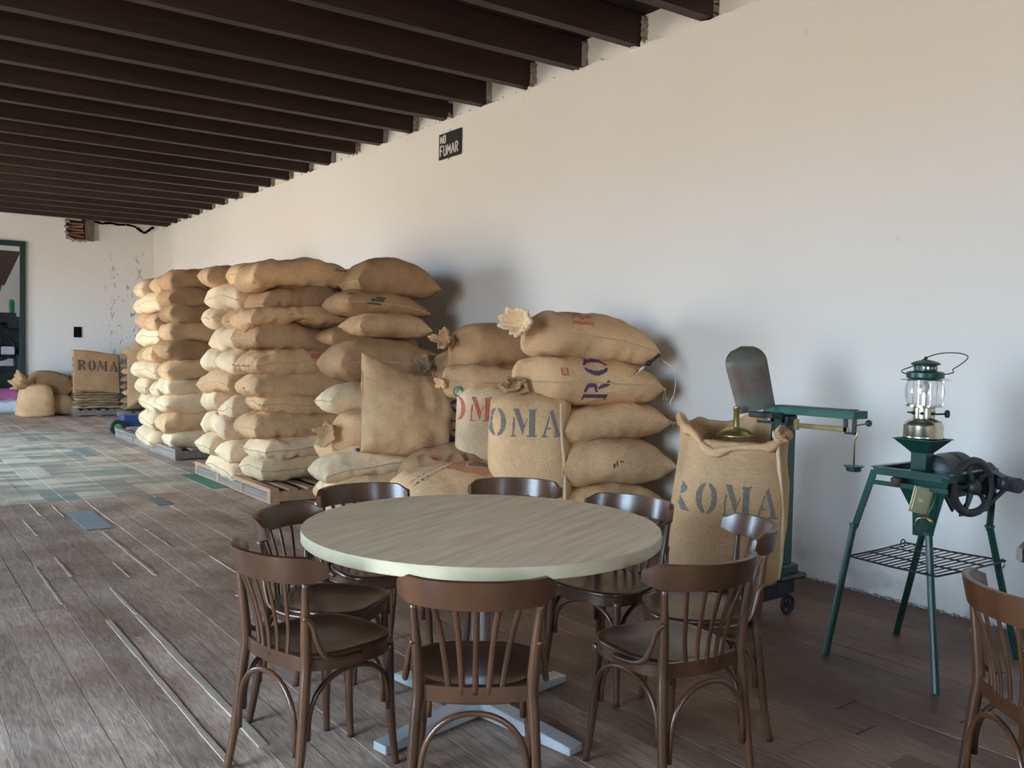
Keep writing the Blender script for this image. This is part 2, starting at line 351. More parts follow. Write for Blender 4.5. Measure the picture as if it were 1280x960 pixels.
# pale slips of wood wedged in the open joints
SLIP = mat('pale_wood_slip', (.58, .47, .37), .8, col2=(.34, .26, .20), scale=8, stretch=(4, .5, 4))
for xs, a, b, w in ((1.580, 7.52, 8.7, .016), (1.135, 8.13, 8.8, .014), (.99, 7.3, 8.05, .016), (1.432, 5.66, 7.2, .022), (1.727, 6.48, 7.15, .014), (.99, 5.9, 6.5, .016), (.842, 5.3, 6.3, .014),
                    (.99, 2.6, 4.85, .026), (1.137, 4.88, 5.5, .02), (1.285, 5.7, 6.15, .014), (2.17, 7.97, 8.65, .012), (1.875, 5.2, 6.0, .01), (1.285, 8.0, 8.6, .012), (2.022, 15.9, 18.0, .02), (1.137, 3.0, 4.85, .034)):
    n = 7; mb = MB(); pts = [(0 + random.uniform(-.002, .002), (b - a) * (i / n - .5), random.uniform(-.001, .001)) for i in range(n + 1)]
    for i in range(n): mb.bar(pts[i], pts[i + 1], w * random.uniform(.7, 1.05), .008)
    mb.build('wood_slip', SLIP, fl).location = (xs, (a + b) / 2, .001)
# small sheet patches nailed over holes
for nm, c, cx, cy, sx_, sy_ in (('blue', (.36, .44, .47), 1.43, 7.72, .20, .80), ('blue2', (.30, .38, .40), 2.28, 12.65, .14, .9), ('green', (.08, .24, .17), 2.87, 9.4, .19, 1.15), ('dull', (.20, .23, .24), 2.15, 8.35, .14, .45)):
    mb = MB().box((0, 0, 0), (sx_, sy_, .003))
    for ax in (-.44, .44):
        for ay in (-.46, 0, .46): mb.lathe([(.006, .0015), (.006, .003), (.001, .004)], 6, M.Translation((ax * sx_, ay * sy_, 0)))
    o = mb.build('patch', mat('patch_' + nm, c, .55, .1, col2=(c[0] * .75, c[1] * .78, c[2] * .8), scale=7), fl); o.location = (cx, cy, .0045); o['label'] = {'blue': 'pale blue metal patch', 'blue2': 'small blue grey patch', 'green': 'green metal patch', 'dull': 'dull grey patch'}[nm]

# right wall: gently uneven plaster with a ragged top ledge
def wall_right():
    mb = MB(); ny, nz = 300, 26; y0, y1 = -2.9, WY + .3
    for i in range(ny + 1):
        y = y0 + (y1 - y0) * i / ny
        top = HC + .012 * noise.noise(V((y * 3, 0, 5))) + .022 * noise.noise(V((y * 11, 3, 0)))
        for j in range(nz + 1):
            t = j / nz; z = -.03 + (top + .03) * t
            q = .006 * noise.noise(V((y * .9, z * .9, 0))) + .003 * noise.noise(V((y * 3, z * 3, 4)))
            if j == nz: q += .008
            mb.v.append((WX + q, y, z))
        mb.v.append((WX + .22, y, top + .004))
    s = nz + 2
    for i in range(ny):
        for j in range(nz + 1): mb.f.append((i*s + j, (i+1)*s + j, (i+1)*s + j + 1, i*s + j + 1))
    return mb
wr = wall_right().build('wall_right', PLASTER, smooth=True, auto=50); tag(wr, kind='structure')
mb = MB(); n = 200
for i in range(n + 1):
    y = -2.9 + 23.0 * i / n
    for z in (3.90, 4.0, 4.1, 4.25): mb.v.append((WX + .085 + .012 * noise.noise(V((y * 5, z * 6, 1))), y, z))
for i in range(n):
    for j in range(3): mb.f.append((i*4+j, (i+1)*4+j, (i+1)*4+j+1, i*4+j+1))
mb.build('upper_infill', PLASTER, wr, smooth=True)
# crumbs of broken plaster on the ledge
cr_ = MB()
for i in range(170):
    y = random.uniform(3.2, 19.2); s_ = random.uniform(.008, .022)
    cr_.box((WX + random.uniform(-.004, .05), y, HC + s_ * .3), (s_, s_ * 1.6, s_), rz=random.random() * 3, rx=random.random(), ry=random.random())
o = cr_.build('plaster_crumbs', PLASTER, wr); o['kind'] = 'stuff'
# broken plaster and grit at the foot of the right wall
ft = MB()
for i in range(330):
    y = random.uniform(1.2, 5.2); s_ = random.uniform(.004, .014)
    ft.box((WX - random.uniform(.0, .022), y, s_ * .35), (s_, s_ * 2, s_), rz=random.random() * 3)
o = ft.build('grit_at_wall_foot', mat('grit', (.30, .29, .28), .9, col2=(.6, .6, .58), scale=40), wr); o['kind'] = 'stuff'

def holed(name, plane, axis_pos, thick, u0, u1, z0, z1, holes, m, kind='structure'):
    """wall of thickness `thick` lying in x=const ('x') or y=const ('y') with rectangular holes (u0,u1,z0,z1)"""
    us = sorted({u0, u1, *[h[0] for h in holes], *[h[1] for h in holes]}); zs = sorted({z0, z1, *[h[2] for h in holes], *[h[3] for h in holes]})
    mb = MB()
    P = (lambda u, w, z: (axis_pos + w, u, z)) if plane == 'x' else (lambda u, w, z: (u, axis_pos + w, z))
    for i in range(len(us) - 1):
        for j in range(len(zs) - 1):
            cu, cz = (us[i] + us[i+1]) / 2, (zs[j] + zs[j+1]) / 2
            if any(h[0] < cu < h[1] and h[2] < cz < h[3] for h in holes): continue
            a, b, c, d = us[i], us[i+1], zs[j], zs[j+1]
            v = [P(a, 0, c), P(b, 0, c), P(b, 0, d), P(a, 0, d), P(a, thick, c), P(b, thick, c), P(b, thick, d), P(a, thick, d)]
            mb.add(v, [(0,1,2,3), (4,7,6,5)])
    for h in holes:
        a, b, c, d = h
        mb.add([P(a,0,c),P(b,0,c),P(b,thick,c),P(a,thick,c),P(a,0,d),P(b,0,d),P(b,thick,d),P(a,thick,d)], [(0,1,2,3),(4,7,6,5),(0,3,7,4),(1,5,6,2)])
    me = D.meshes.new(name); me.from_pydata(mb.v, [], mb.f); o = link(name, me, m); tag(o, kind=kind); return o
DOOR = (.95, 2.47, 0, 3.476)
wb = holed('wall_back', 'y', WY, .32, -4.0, 5.2, -.03, 4.25, [DOOR, (3.376, 3.573, 1.589, 1.817), (3.23, 3.68, 3.62, 4.04)], PLASTERC)
wl = holed('wall_left', 'x', LX, -.35, -3.0, WY + .3, -.03, 4.25, [tuple(h) for h in OPEN], PLASTER)
wf = holed('wall_front', 'y', -2.7, -.3, -4.0, 5.3, -.03, 4.25, [(-.2, .6, 1.2, 2.4)], PLASTER)
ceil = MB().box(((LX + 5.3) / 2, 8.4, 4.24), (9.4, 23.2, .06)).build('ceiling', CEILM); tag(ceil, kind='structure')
# ceiling boards between joists read only as dark courses; joists one by one
y = 4.38 - .73 * 9; i = 0
while y < 19.4:
    mb = MB(); n = 12; L = 8.78; x0 = -3.72; wv = .050 + random.uniform(-.006, .006); hb = .25
    rz = -.047 + random.uniform(-.0035, .0035)
    for q in range(n + 1):
        t = q / n; xx = L * (t - .5); sag = -.012 * (1 - (2*t-1)**2) + random.uniform(-.002, .002); wo = random.uniform(-.003, .003)
        mb.v += [(xx, -wv + wo, sag - hb/2), (xx, wv + wo, sag - hb/2), (xx, wv, hb/2), (xx, -wv, hb/2)]
    for q in range(n):
        for j in range(4): mb.f.append((q*4+j, q*4+(j+1) % 4, (q+1)*4+(j+1) % 4, (q+1)*4+j))
    mb.f += [(0,1,2,3), (n*4+3, n*4+2, n*4+1, n*4)]
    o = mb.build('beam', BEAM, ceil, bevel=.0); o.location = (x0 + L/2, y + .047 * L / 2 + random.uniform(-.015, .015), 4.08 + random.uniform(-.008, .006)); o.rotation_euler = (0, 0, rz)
    y += .73; i += 1
# ragged mortar collars where the joists enter the wall
MORT = mat('grey_mortar', (.16, .14, .12), .9, col2=(.45, .41, .36), scale=25)
y = 4.38 - .73 * 1
while y < 19.2:
    mb = MB()
    for q in range(9):
        z = 3.955 + q * .026; mb.box((WX + .055, y + .052 + random.uniform(-.006, .006), z), (.06, random.uniform(.012, .03), .03), rx=random.uniform(-.4, .4))
        mb.box((WX + .055, y - .052 + random.uniform(-.006, .006), z), (.06, random.uniform(.012, .03), .03), rx=random.uniform(-.4, .4))
    mb.build('mortar_collar', MORT, ceil); y += .73
# back wall details: ragged plaster edge, broken hole with brick rubble, timber stub
rag = MB()
for i in range(150):
    xx = random.uniform(3.55, 4.95); zz = 4.02 - .13 * math.exp(-((xx - 4.75) / .12) ** 2) + .03 * noise.noise(V((xx * 6, 0, 0)))
    rag.box((xx, WY - .012, zz), (random.uniform(.03, .08), .02, random.uniform(.015, .04)), ry=random.uniform(-.6, .6))
o = rag.build('ragged_gap', BEAM, wb); o['kind'] = 'stuff'
BRK = mat('old_brick', (.30, .13, .08), .9, col2=(.42, .24, .16), scale=20, obj_var=.2)
hole = MB().box((3.455, WY + .30, 3.83), (.5, .02, .46)); hole.build('hole_back', DARK, wb)
MB().box((3.475, WY + .29, 1.70), (.25, .02, .28)).build('niche_back', DARK, wb)
for i in range(6):
    MB().box((0, 0, 0), (.30, .05, .045)).build('brick', BRK, wb, bevel=.004).matrix_local = M.Translation((3.42 + random.uniform(-.03, .03), WY + .16, 3.655 + i * .062)) @ M.Rotation(random.uniform(-.08, .08), 4, 'Y')
MB().box((3.68, WY + .03, 3.84), (.13, .30, .46)).build('timber_stub', mat('stub', (.11, .075, .05), .8, col2=(.2, .14, .1), scale=8), wb)
for cx, cz in ((3.27, 3.65), (3.35, 3.61), (3.47, 3.60), (3.57, 3.61), (3.24, 3.75), (3.235, 3.87), (3.25, 3.98)):
    MB().box((0, 0, 0), (.09, .05, .05)).build('plaster_lump', MORT, wb, bevel=.006).matrix_local = M.Translation((cx, WY - .01, cz)) @ M.Rotation(random.random(), 4, 'Y')
for i in range(7):     # exposed bricks by the door
    MB().box((0, 0, 0), (.17, .03, .055)).build('brick', BRK, wb, bevel=.004).location = (2.60 + .19 * (i % 2) + random.uniform(-.02, .02), WY - .004, .50 + .066 * (i // 2) + .066 * (i // 4))
# door frame
DGREEN = mat('dark_green_paint', (.012, .030, .026), .6)
df = empty('door_1', kind='structure')
for a, b, w, h in (((2.44, WY - .03, 0), (2.44, WY - .03, 3.476), .07, .10), ((.98, WY - .03, 0), (.98, WY - .03, 3.476), .07, .10), ((.93, WY - .03, 3.436), (2.48, WY - .03, 3.436), .08, .10)):
    MB().bar(a, b, w, h).build('door_frame', DGREEN, df)
MB().box((1.68, WY + .15, .01), (1.4, .36, .03)).build('threshold', OAK, df)

# ---------------------------------------------------------------- room beyond the door
nr = MB(); nr.box((1.5, 26.0, 2.1), (9, .1, 4.4)); nr.box((5.2, 22.9, 2.1), (.1, 6.2, 4.4)); nr.build('wall_far_room', PLASTER).__setitem__('kind', 'structure')
o = MB().box((1.2, 22.8, -.03), (8.0, 6.5, .05)).build('floor_far_room', OAK); o['kind'] = 'structure'
o = MB().box((1.2, 22.8, 4.4), (8.0, 6.5, .05)).build('ceiling_far_room', CEILM); o['kind'] = 'structure'
portal((-2.85, 22.9, 2.0), (0, rad(-90), 0), 1.6, 1.4)
hw_ = holed('wall_far_side', 'x', -2.8, -.1, 19.6, 26.1, -.05, 4.4, [(22.2, 23.6, 1.2, 2.8)], PLASTER)
rm = empty('roasting_machine', (2.25, 22.0, 0), 0, 'dark green roasting machine with brown hopper seen through the far doorway', 'machine')
mb = MB(); mb.box((.0, .15, 1.62), (1.3, .6, .7)); mb.box((.1, .1, .62), (1.2, .6, .62)); mb.lathe([(.42, -.45), (.45, -.4), (.45, .4), (.42, .45)], 20, M.Translation((.0, .1, 1.55)) @ M.Rotation(rad(90), 4, 'Y')); mb.box((-.1, 0, 2.0), (.8, .5, .22)); mb.box((.30, -.15, 1.9), (.34, .4, .25)); mb.box((.1, .1, 1.25), (1.0, .4, .3)); mb.build('drum_body', IRON, rm, smooth=True, auto=40)
mb = MB()
for sx_ in (-.5, .42):
    for sy_ in (-.3, .4): mb.bar((sx_, sy_, 0), (sx_ * .8, sy_ * .8, 1.2), .06, .06)
mb.box((-.1, 0, .45), (.9, .6, .7)); mb.build('stand', IRON, rm)
mb = MB(); mb.lathe([(.04, .4), (.06, .34), (.06, .0)], 14, M.Translation((.22, -.15, 2.0)));  mb.build('green_canister', mat('bright_green', (.01, .20, .08), .3), rm, smooth=True, auto=40)
mb = MB(); mb.add([(-.55, -.35, 3.45), (.38, -.35, 3.45), (.38, .35, 3.45), (-.55, .35, 3.45), (-.04, -.07, 2.72), (.10, -.07, 2.72), (.10, .07, 2.72), (-.04, .07, 2.72)], [(0,1,2,3), (0,4,5,1), (1,5,6,2), (2,6,7,3), (3,7,4,0), (4,7,6,5)]); mb.build('hopper', mat('hopper_brown', (.09, .05, .035), .6), rm)
MB().tube([(.03, 0, 2.74), (-.12, 0, 2.1)], .035, 8).build('feed_pipe', mat('pipe_brown', (.25, .16, .12), .5), rm, smooth=True)
mb = MB(); mb.tube([(.28 * cos(a) - .05, -.4, 1.35 + .28 * sin(a)) for a in [k * pi / 12 for k in range(24)]], .025, 6, closed=True)
for k in range(5): mb.bar((-.05, -.4, 1.35), (-.05 + .27 * cos(k * 1.257), -.4, 1.35 + .27 * sin(k * 1.257)), .025, .02)
mb.build('drive_wheel', IRON, rm, smooth=True)
MB().box((.12, -.42, 1.28), (.26, .04, .18)).build('white_panel', mat('enamel_white', (.7, .72, .75), .3), rm, bevel=.02)

# ================================================================ SACKS
def smooth_step(a, b, t):
    t = max(0, min(1, (t - a) / (b - a))); return t * t * (3 - 2 * t)
def sack_mesh(L, Wd, T, seed, sag=.03, nu=26, nv=16, pull=.05, lump=.022, ear=.0, neck=False, flat=.85, wr=.012, pw=4.2, rc=.10, blunt=1.0):
    """pillow-shaped filled sack, long axis x; returns MB and its rim function"""
    rnd = random.Random(seed); off = V((rnd.uniform(0, 99), rnd.uniform(0, 99), seed * 1.7)); pv = max(2.6, pw * .85) + rnd.uniform(-.3, .3)
    k1 = rnd.uniform(-.03, .03); tw = rnd.uniform(-.12, .12)
    def P(u, v, side):
        U = sin(pi / 2 * u); Vv = sin(pi / 2 * v)
        pu = pw * blunt if U < 0 else pw
        h = ((1 - abs(U) ** pu) * (1 - abs(Vv) ** pv)) ** .5 if abs(U) < 1 and abs(Vv) < 1 else 0
        x = L / 2 * U * (1 - pull * (1 - Vv * Vv)); y = Wd / 2 * Vv * (1 - pull * 1.3 * (1 - U * U))
        c = abs(U) ** 6 * abs(Vv) ** 6; c2 = U * U * Vv * Vv; x *= 1 + ear * c - rc * c2 * .6; y *= 1 + ear * c - rc * c2
        z = side * h * T / 2 * (1 if side > 0 else flat)
        if neck and U < -.45:      # gathered towards a tied neck at -x
            t = smooth_step(-.45, -1, U); y *= 1 - .80 * t; z = z * (1 - .3 * t) + side * (1 - abs(Vv) ** 2) ** .5 * .05 * t
        p = V((x, y, z))
        q = p * 3.2 + off; w = noise.noise(q) * lump + noise.noise(q * 2.7) * lump * .45
        q2 = noise.noise_vector(p * 2.0 + off) * lump * .5
        wk = wr * (abs(U) ** 4) * sin(Vv * 17 + noise.noise(q) * 5) * (1 - abs(Vv) ** 4) + wr * .6 * (abs(Vv) ** 5) * sin(U * 26 + noise.noise(q) * 4) * (1 - U ** 4)
        wk += wr * .8 * noise.noise(V((p.x * 13, p.y * 3.5, p.z * 5)) + off) + wr * .5 * (1 - abs(noise.noise(V((p.x * 6, p.y * 6, p.z * 6)) + off)) * 2.2)
        e = h ** .4
        z2 = z + (w + wk) * (side if h > 0 else 0) * (.35 + .65 * e)
        z2 -= sag * U * U + k1 * U + tw * .12 * U * Vv
        if h == 0: z2 += noise.noise(V((U * 1.6, Vv * 1.6, 0)) + off) * lump * .8
        return V((p.x + q2.x, p.y + q2.y, z2))
    mb = MB(); idx = {}
    for s_ in (1, -1):
        for i in range(nu + 1):
            for j in range(nv + 1):
                u = -1 + 2 * i / nu; v = -1 + 2 * j / nv
                if s_ == -1 and (i in (0, nu) or j in (0, nv)): idx[s_, i, j] = idx[1, i, j]; continue
                idx[s_, i, j] = len(mb.v); mb.v.append(tuple(P(u, v, s_)))
    for s_ in (1, -1):
        for i in range(nu):
            for j in range(nv):
                f = (idx[s_, i, j], idx[s_, i+1, j], idx[s_, i+1, j+1], idx[s_, i, j+1]); mb.f.append(f if s_ == 1 else f[::-1])
    return mb, P
# stencil letters in a unit-high box -----------------------------------------
def inpoly(x, y, p):
    c = False; j = len(p) - 1
    for i in range(len(p)):
        if (p[i][1] > y) != (p[j][1] > y) and x < (p[j][0] - p[i][0]) * (y - p[i][1]) / (p[j][1] - p[i][1]) + p[i][0]: c = not c
        j = i
    return c
def L_O(x, y):
    return ((x-.33)/.33)**2 + ((y-.5)/.5)**2 < 1 and ((x-.33)/.15)**2 + ((y-.5)/.42)**2 > 1 and abs(x-.33) > .045
def L_M(x, y):
    return any(inpoly(x, y, p) for p in ([(0,0),(.2,0),(.2,.05),(.13,.05),(.15,.66),(.09,.70),(.06,.05),(0,.05)], [(.08,1),(.28,1),(.50,.36),(.44,.04),(.16,.80)], [(.60,.95),(.92,1),(.92,.94),(.86,.94),(.86,.06),(.92,.06),(.92,0),(.58,0),(.58,.06),(.64,.06),(.64,.88)], [(.44,.10),(.49,.30),(.60,.60),(.60,.72),(.5,.45)]))
def L_A(x, y):
    return any(inpoly(x, y, p) for p in ([(0,0),(.22,0),(.22,.05),(.14,.05),(.20,.28),(.34,.28),(.34,.34),(.22,.34),(.30,.70),(.27,.76),(.06,.05),(0,.05)], [(.30,.88),(.40,1),(.70,.05),(.76,.05),(.76,0),(.42,0),(.42,.05),(.50,.05),(.47,.30)]))
def L_R(x, y):
    if any(inpoly(x, y, p) for p in ([(0,1),(.24,1),(.24,0),(0,0),(0,.06),(.06,.06),(.06,.94),(0,.94)], [(.40,.46),(.54,.42),(.78,.0),(.56,0)])): return True
    return x > .31 and ((x-.30)/.40)**2 + ((y-.73)/.27)**2 < 1 and ((x-.30)/.20)**2 + ((y-.73)/.17)**2 > 1
LET = {'R': (L_R, .78), 'O': (L_O, .66), 'M': (L_M, .92), 'A': (L_A, .76)}
def test_for(word, sp=.16):
    tot = 0; lay = []
    for ch in word: lay.append((tot, LET[ch][0])); tot += LET[ch][1] + sp
    return (lambda x, y: any(0 <= x - a < 1 and f(x - a, y) for a, f in lay)), tot - sp
def print_on(ob, name, test, w, h, origin, ax, ay, dirn, m, cell=.007, lift=.0015, fade=0, seed=1, label=None):
    """printed mark: small quads laid on the surface of mesh object `ob` (all vectors in ob's own space)"""
    me = ob.data; bvh = BVHTree.FromPolygons([v.co for v in me.vertices], [tuple(p.vertices) for p in me.polygons])
    ax, ay, dirn, origin = V(ax).normalized(), V(ay).normalized(), V(dirn).normalized(), V(origin)
    nx, ny = int(w / cell), int(h / cell); cache = {}; mb = MB(); idx = {}
    def hit(i, j):
        if (i, j) not in cache:
            p = origin + ax * ((i / nx - .5) * w) + ay * ((j / ny - .5) * h) - dirn * .8
            r = bvh.ray_cast(p, dirn)
            cache[i, j] = (r[0] - dirn * lift) if r[0] is not None else None
        return cache[i, j]
    for i in range(nx):
        for j in range(ny):
            if not test((i + .5) / nx, (j + .5) / ny): continue
            if fade and noise.noise(V((i * .31, j * .31, seed))) > 1 - fade: continue
            c = [hit(i, j), hit(i+1, j), hit(i+1, j+1), hit(i, j+1)]
            if any(k is None for k in c) or max((c[a] - c[(a+1) % 4]).length for a in range(4)) > cell * 4: continue
            f = []
            for a, k in zip(((i, j), (i+1, j), (i+1, j+1), (i, j+1)), c):
                if a not in idx: idx[a] = len(mb.v); mb.v.append(tuple(k))
                f.append(idx[a])
            mb.f.append(tuple(f))
    if not mb.f: print('EMPTY PRINT', ob.name, name); return None
    mm = D.meshes.new(name); mm.from_pydata(mb.v, [], mb.f); o = link(name, mm, m, ob); mm.shade_smooth()
    if label: o['label'] = label
    return o
def word_on(ob, word, h, origin, ax, ay, dirn, ink, fade=.25, **k):
    f, tot = test_for(word); w = tot * h
    return print_on(ob, 'printed_lettering', lambda x, y: f(x * tot, y), w, h, origin, ax, ay, dirn, INK[ink], fade=fade, label=ink + ' stencilled letters ' + word, **k)
def bar_test(spec):
    return lambda x, y: any(a < x < b and c < y < d for a, b, c, d in spec)
def ruffle(parent, loc, axis, r0=.035, r1=.12, ln=.14, seed=1, m=None, waves=7, name='gathered_mouth'):
    """fluted bunch of cloth beyond the tie of a sack"""
    mb = MB(); n = 80; ax = V(axis).normalized(); q = ax.to_track_quat('Z', 'Y').to_matrix().to_4x4(); ph = seed * 1.3
    prof = ((r0, 0, 0), (r0 * 1.05, .14, .2), (r0 + (r1 - r0) * .45, .38, .5), (r0 + (r1 - r0) * .85, .64, .8), (r1, .86, 1), (r1 * 1.02, .98, 1.05), (r1 * .94, 1.03, 1.05), (r1 * .80, .95, .95), (r1 * .62, .72, .8), (r1 * .42, .55, .5), (r1 * .12, .5, .2), (.001, .5, 0))
    for r, z, am in prof:
        for k in range(n):
            a = 2 * pi * k / n; nz_ = noise.noise(V((cos(a) * 1.6, sin(a) * 1.6, seed * 1.9 + z * .8))); n2_ = noise.noise(V((cos(a) * 4, sin(a) * 4, seed + z)))
            rr = r * (1 + am * (.07 * sin((waves + 4) * a + ph + 2 * z + 5 * nz_) + .55 * nz_ + .22 * n2_))
            mb.v.append(tuple(q @ V((rr * cos(a), rr * sin(a) * .72, ln * (z + am * (.30 * nz_ + .16 * n2_))))))
    for i in range(len(prof) - 1):
        for k in range(n): mb.f.append((i*n+k, i*n+(k+1) % n, (i+1)*n+(k+1) % n, (i+1)*n+k))
    me = D.meshes.new(name); me.from_pydata(mb.v, [], mb.f); o = link(name, me, m or BUR, parent); me.shade_smooth(); o.location = loc
    tw = MB().tube([q @ V((r0 * 1.15 * cos(a), r0 * 1.15 * sin(a), .012 + .004 * k)) for k in range(2) for a in [2 * pi * j / 14 for j in range(14)]], .005, 6)
    t = tw.build('twine', TWINE, parent, smooth=True); t.location = loc
    return o
def seam(ob, P, which='front', m=None, r=.0055, u0=-1, u1=1):
    """stitched hem along the rim"""
    mb = MB(); N = 34
    if which in ('front', 'back'):
        v = -1 if which == 'front' else 1; pts = [P(u0 + (u1 - u0) * i / N, v, 1) for i in range(N + 1)]
    else:
        u = -1 if which == 'left' else 1; pts = [P(u, -1 + 2 * i / N, 1) for i in range(N + 1)]
    mb.tube(pts, [r * (1 + .25 * sin(i * 2.4)) for i in range(N + 1)], 5)
    return mb.build('seam', m or SEAM, ob, smooth=True)
def thread(ob, p, seed=0, n=2):
    rnd = random.Random(seed); mb = MB()
    for k in range(n):
        q = V(p); pts = [q.copy()]
        for i in range(6):
            q = q + V((rnd.uniform(-.012, .012), rnd.uniform(-.012, .012), -.013)); pts.append(q.copy())
        mb.tube(pts, .0016, 4)
    mb.build('loose_thread', TWINE, ob)
sid = [0]
def sack(label, group, loc, size, yaw=0, m=None, rx=0, ry=0, sag=.03, seams=('front',), threads=False, cat='sack', name='burlap_sack', hi=False, **kw):
    sid[0] += 1; L, Wd, T = size
    if hi: kw.update(nu=48, nv=30)
    kw.setdefault('pw', 2.9 if group in (G3, G4) else 6.0); kw.setdefault('flat', .95); kw.setdefault('blunt', 2.3 if group == G4 else 1.4 if group == G3 else 1)
    mb, P = sack_mesh(L, Wd, T, sid[0] * 3 + 1, sag, **kw)
    me = D.meshes.new(name); me.from_pydata(mb.v, [], mb.f); o = link(name, me, m or BUR); me.shade_smooth()
    o.location = loc; o.rotation_euler = (rx, ry, yaw); tag(o, label, cat, group)
    for s_ in seams: seam(o, P, s_)
    if threads: thread(o, P(-1, -1, 1), sid[0]); thread(o, P(1, -1, 1), sid[0] + 1)
    return o
ORD = ['top', 'second', 'third', 'fourth', 'fifth', 'sixth', 'seventh', 'eighth', 'ninth', 'bottom']
G1 = 'burlap sacks stacked on the near pallet'; G2 = 'burlap sacks stacked on the far pallet'; G3 = 'sacks piled beside the near stack'; G4 = 'sacks piled against the wall behind the round table'
def ol(i): return ('the topmost' if i == 0 else 'the bottom' if i == 9 else ORD[i] + ' from the top')

# --- near stack, end column (facing the camera): boundaries measured layer by layer
zt = [2.31, 2.05, 1.865, 1.675, 1.435, 1.215, .985, .80, .585, .375]    # top of each layer
zb = [2.04, 1.84, 1.66, 1.43, 1.20, .975, .79, .565, .355, .145]
xs = [3.42, 3.45, 3.36, 3.37, 3.40, 3.42, 3.50, 3.42, 3.50, 3.50]
LL = [1.08, .92, 1.12, .98, 1.05, 1.05, 1.02, 1.05, 1.05, 1.08]
desc = ["plump tan sack with a dark pointed end corner, {} in the near stack's front", "tan sack with a puckered white-threaded corner, {} in the near stack's front", "sack with grey-stained left end, {} in the near stack's front",
        "grey-brown dirty sack, {} in the near stack's front", "sack with faint red mark, {} in the near stack's front", "smooth tan sack bulging left, {} in the near stack's front",
        "sack with short dark mark, {} in the near stack's front", "brown sack with dark lower corner, {} in the near stack's front", "pale sack with a long stitched hem, {} in the near stack's front", "flattened pale sack, {} in the near stack's front"]
near = []
for i in range(10):
    T = (zt[i] - zb[i]) * 1.12
    m = BUR if i in (0, 2, 4, 5, 6) else BUR3 if i in (1, 3) else BUR2 if i in (8, 9) else BUR
    o = sack(desc[i].format(ol(i)), G1, (xs[i], 8.32 + random.uniform(-.02, .02), (zt[i] + zb[i]) / 2 + .012), (LL[i], .68, T), rad(random.uniform(-3, 3)), m, rx=rad(random.uniform(-3, 4)), sag=.05 if i < 6 else .02,
             seams=('front', 'left') if i in (4, 6, 8, 9) else ('left',) if i in (3, 7) else (), threads=(i in (1, 2, 3)), hi=(True), lump=.042, wr=.018)
    near.append(o)
def mark(o, spec, w, h, org, ink, ax=(1, 0, 0), ay=(0, 0, 1), dr=(0, 1, 0), cell=.01, fade=.15):
    return print_on(o, 'printed_mark', bar_test(spec), w, h, org, ax, ay, dr, INK[ink], cell=cell, fade=fade)
mark(near[0], [(0, 1, .3, .7), (.1, .5, .72, .95)], .13, .05, (.38, 0, .05), 'black')
mark(near[2], [(0, 1, .2, .8)], .10, .05, (.44, 0, .0), 'black')
mark(near[4], [(0, .6, .1, .9), (.7, 1, .3, .8)], .11, .07, (.12, 0, .05), 'red', fade=.45)
mark(near[4], [(0, 1, .2, .8)], .18, .035, (.36, 0, -.07), 'purple')
mark(near[6], [(0, .5, 0, 1), (.4, 1, .3, .8)], .10, .07, (.33, 0, .02), 'purple')
# --- near stack, left face behind the end column: crossing layers
lab2 = ['second row', 'third row']
for i in range(10):
    z = 2.21 - i * .225; T = .262
    if i % 2 == 0:
        for k, yy in enumerate((8.88, 9.44)):
            o = sack('%s sack, %s in the %s of the near stack' % (('round-ended pale', 'plump tan')[k], ol(i), lab2[k]), G1, (3.38 + random.uniform(-.09, .06), yy, z + random.uniform(-.01, .01)), (.98, .54, T), rad(random.uniform(-4, 4)), random.choice((BUR, BUR2, BUR2)) if i else BUR, sag=.03, seams=('left',) if (i + k) % 3 == 0 else (), rx=rad(random.uniform(-5, 5)), ry=rad(random.uniform(-2, 2)), lump=.035, wr=.014)
    else:
        o = sack('long pale sack lying lengthwise, %s left face of the near stack' % ol(i), G1, (3.18 + random.uniform(-.04, .04), 9.17, z), (1.05, .60, T), rad(90 + random.uniform(-4, 4)), random.choice((BUR2, BUR)), sag=.04, seams=('back',) if i % 4 == 1 else (), lump=.04, wr=.018)
        if i in (3, 7): mark(o, [(0, .3, 0, 1), (.4, 1, .2, .8)], .16, .07, (.15 if i == 3 else -.1, 0, .06), ('black', 'red')[i == 7], (1, 0, 0), (0, 0, 1), (0, -1, -.3))
# sacks of the row against the wall; only the topmost ones show over the stack
for i in range(10):
    sack('brown sack whose top shows over the right end of the near stack' if i == 0 else 'unseen sack in the wall-side row behind the near stack, %s' % ol(i), G1, (4.43, 8.75 + random.uniform(-.03, .03), 2.22 - i * .225), (.92, .62, .25), rad(random.uniform(-3, 3)), BUR3, sag=.03, seams=())

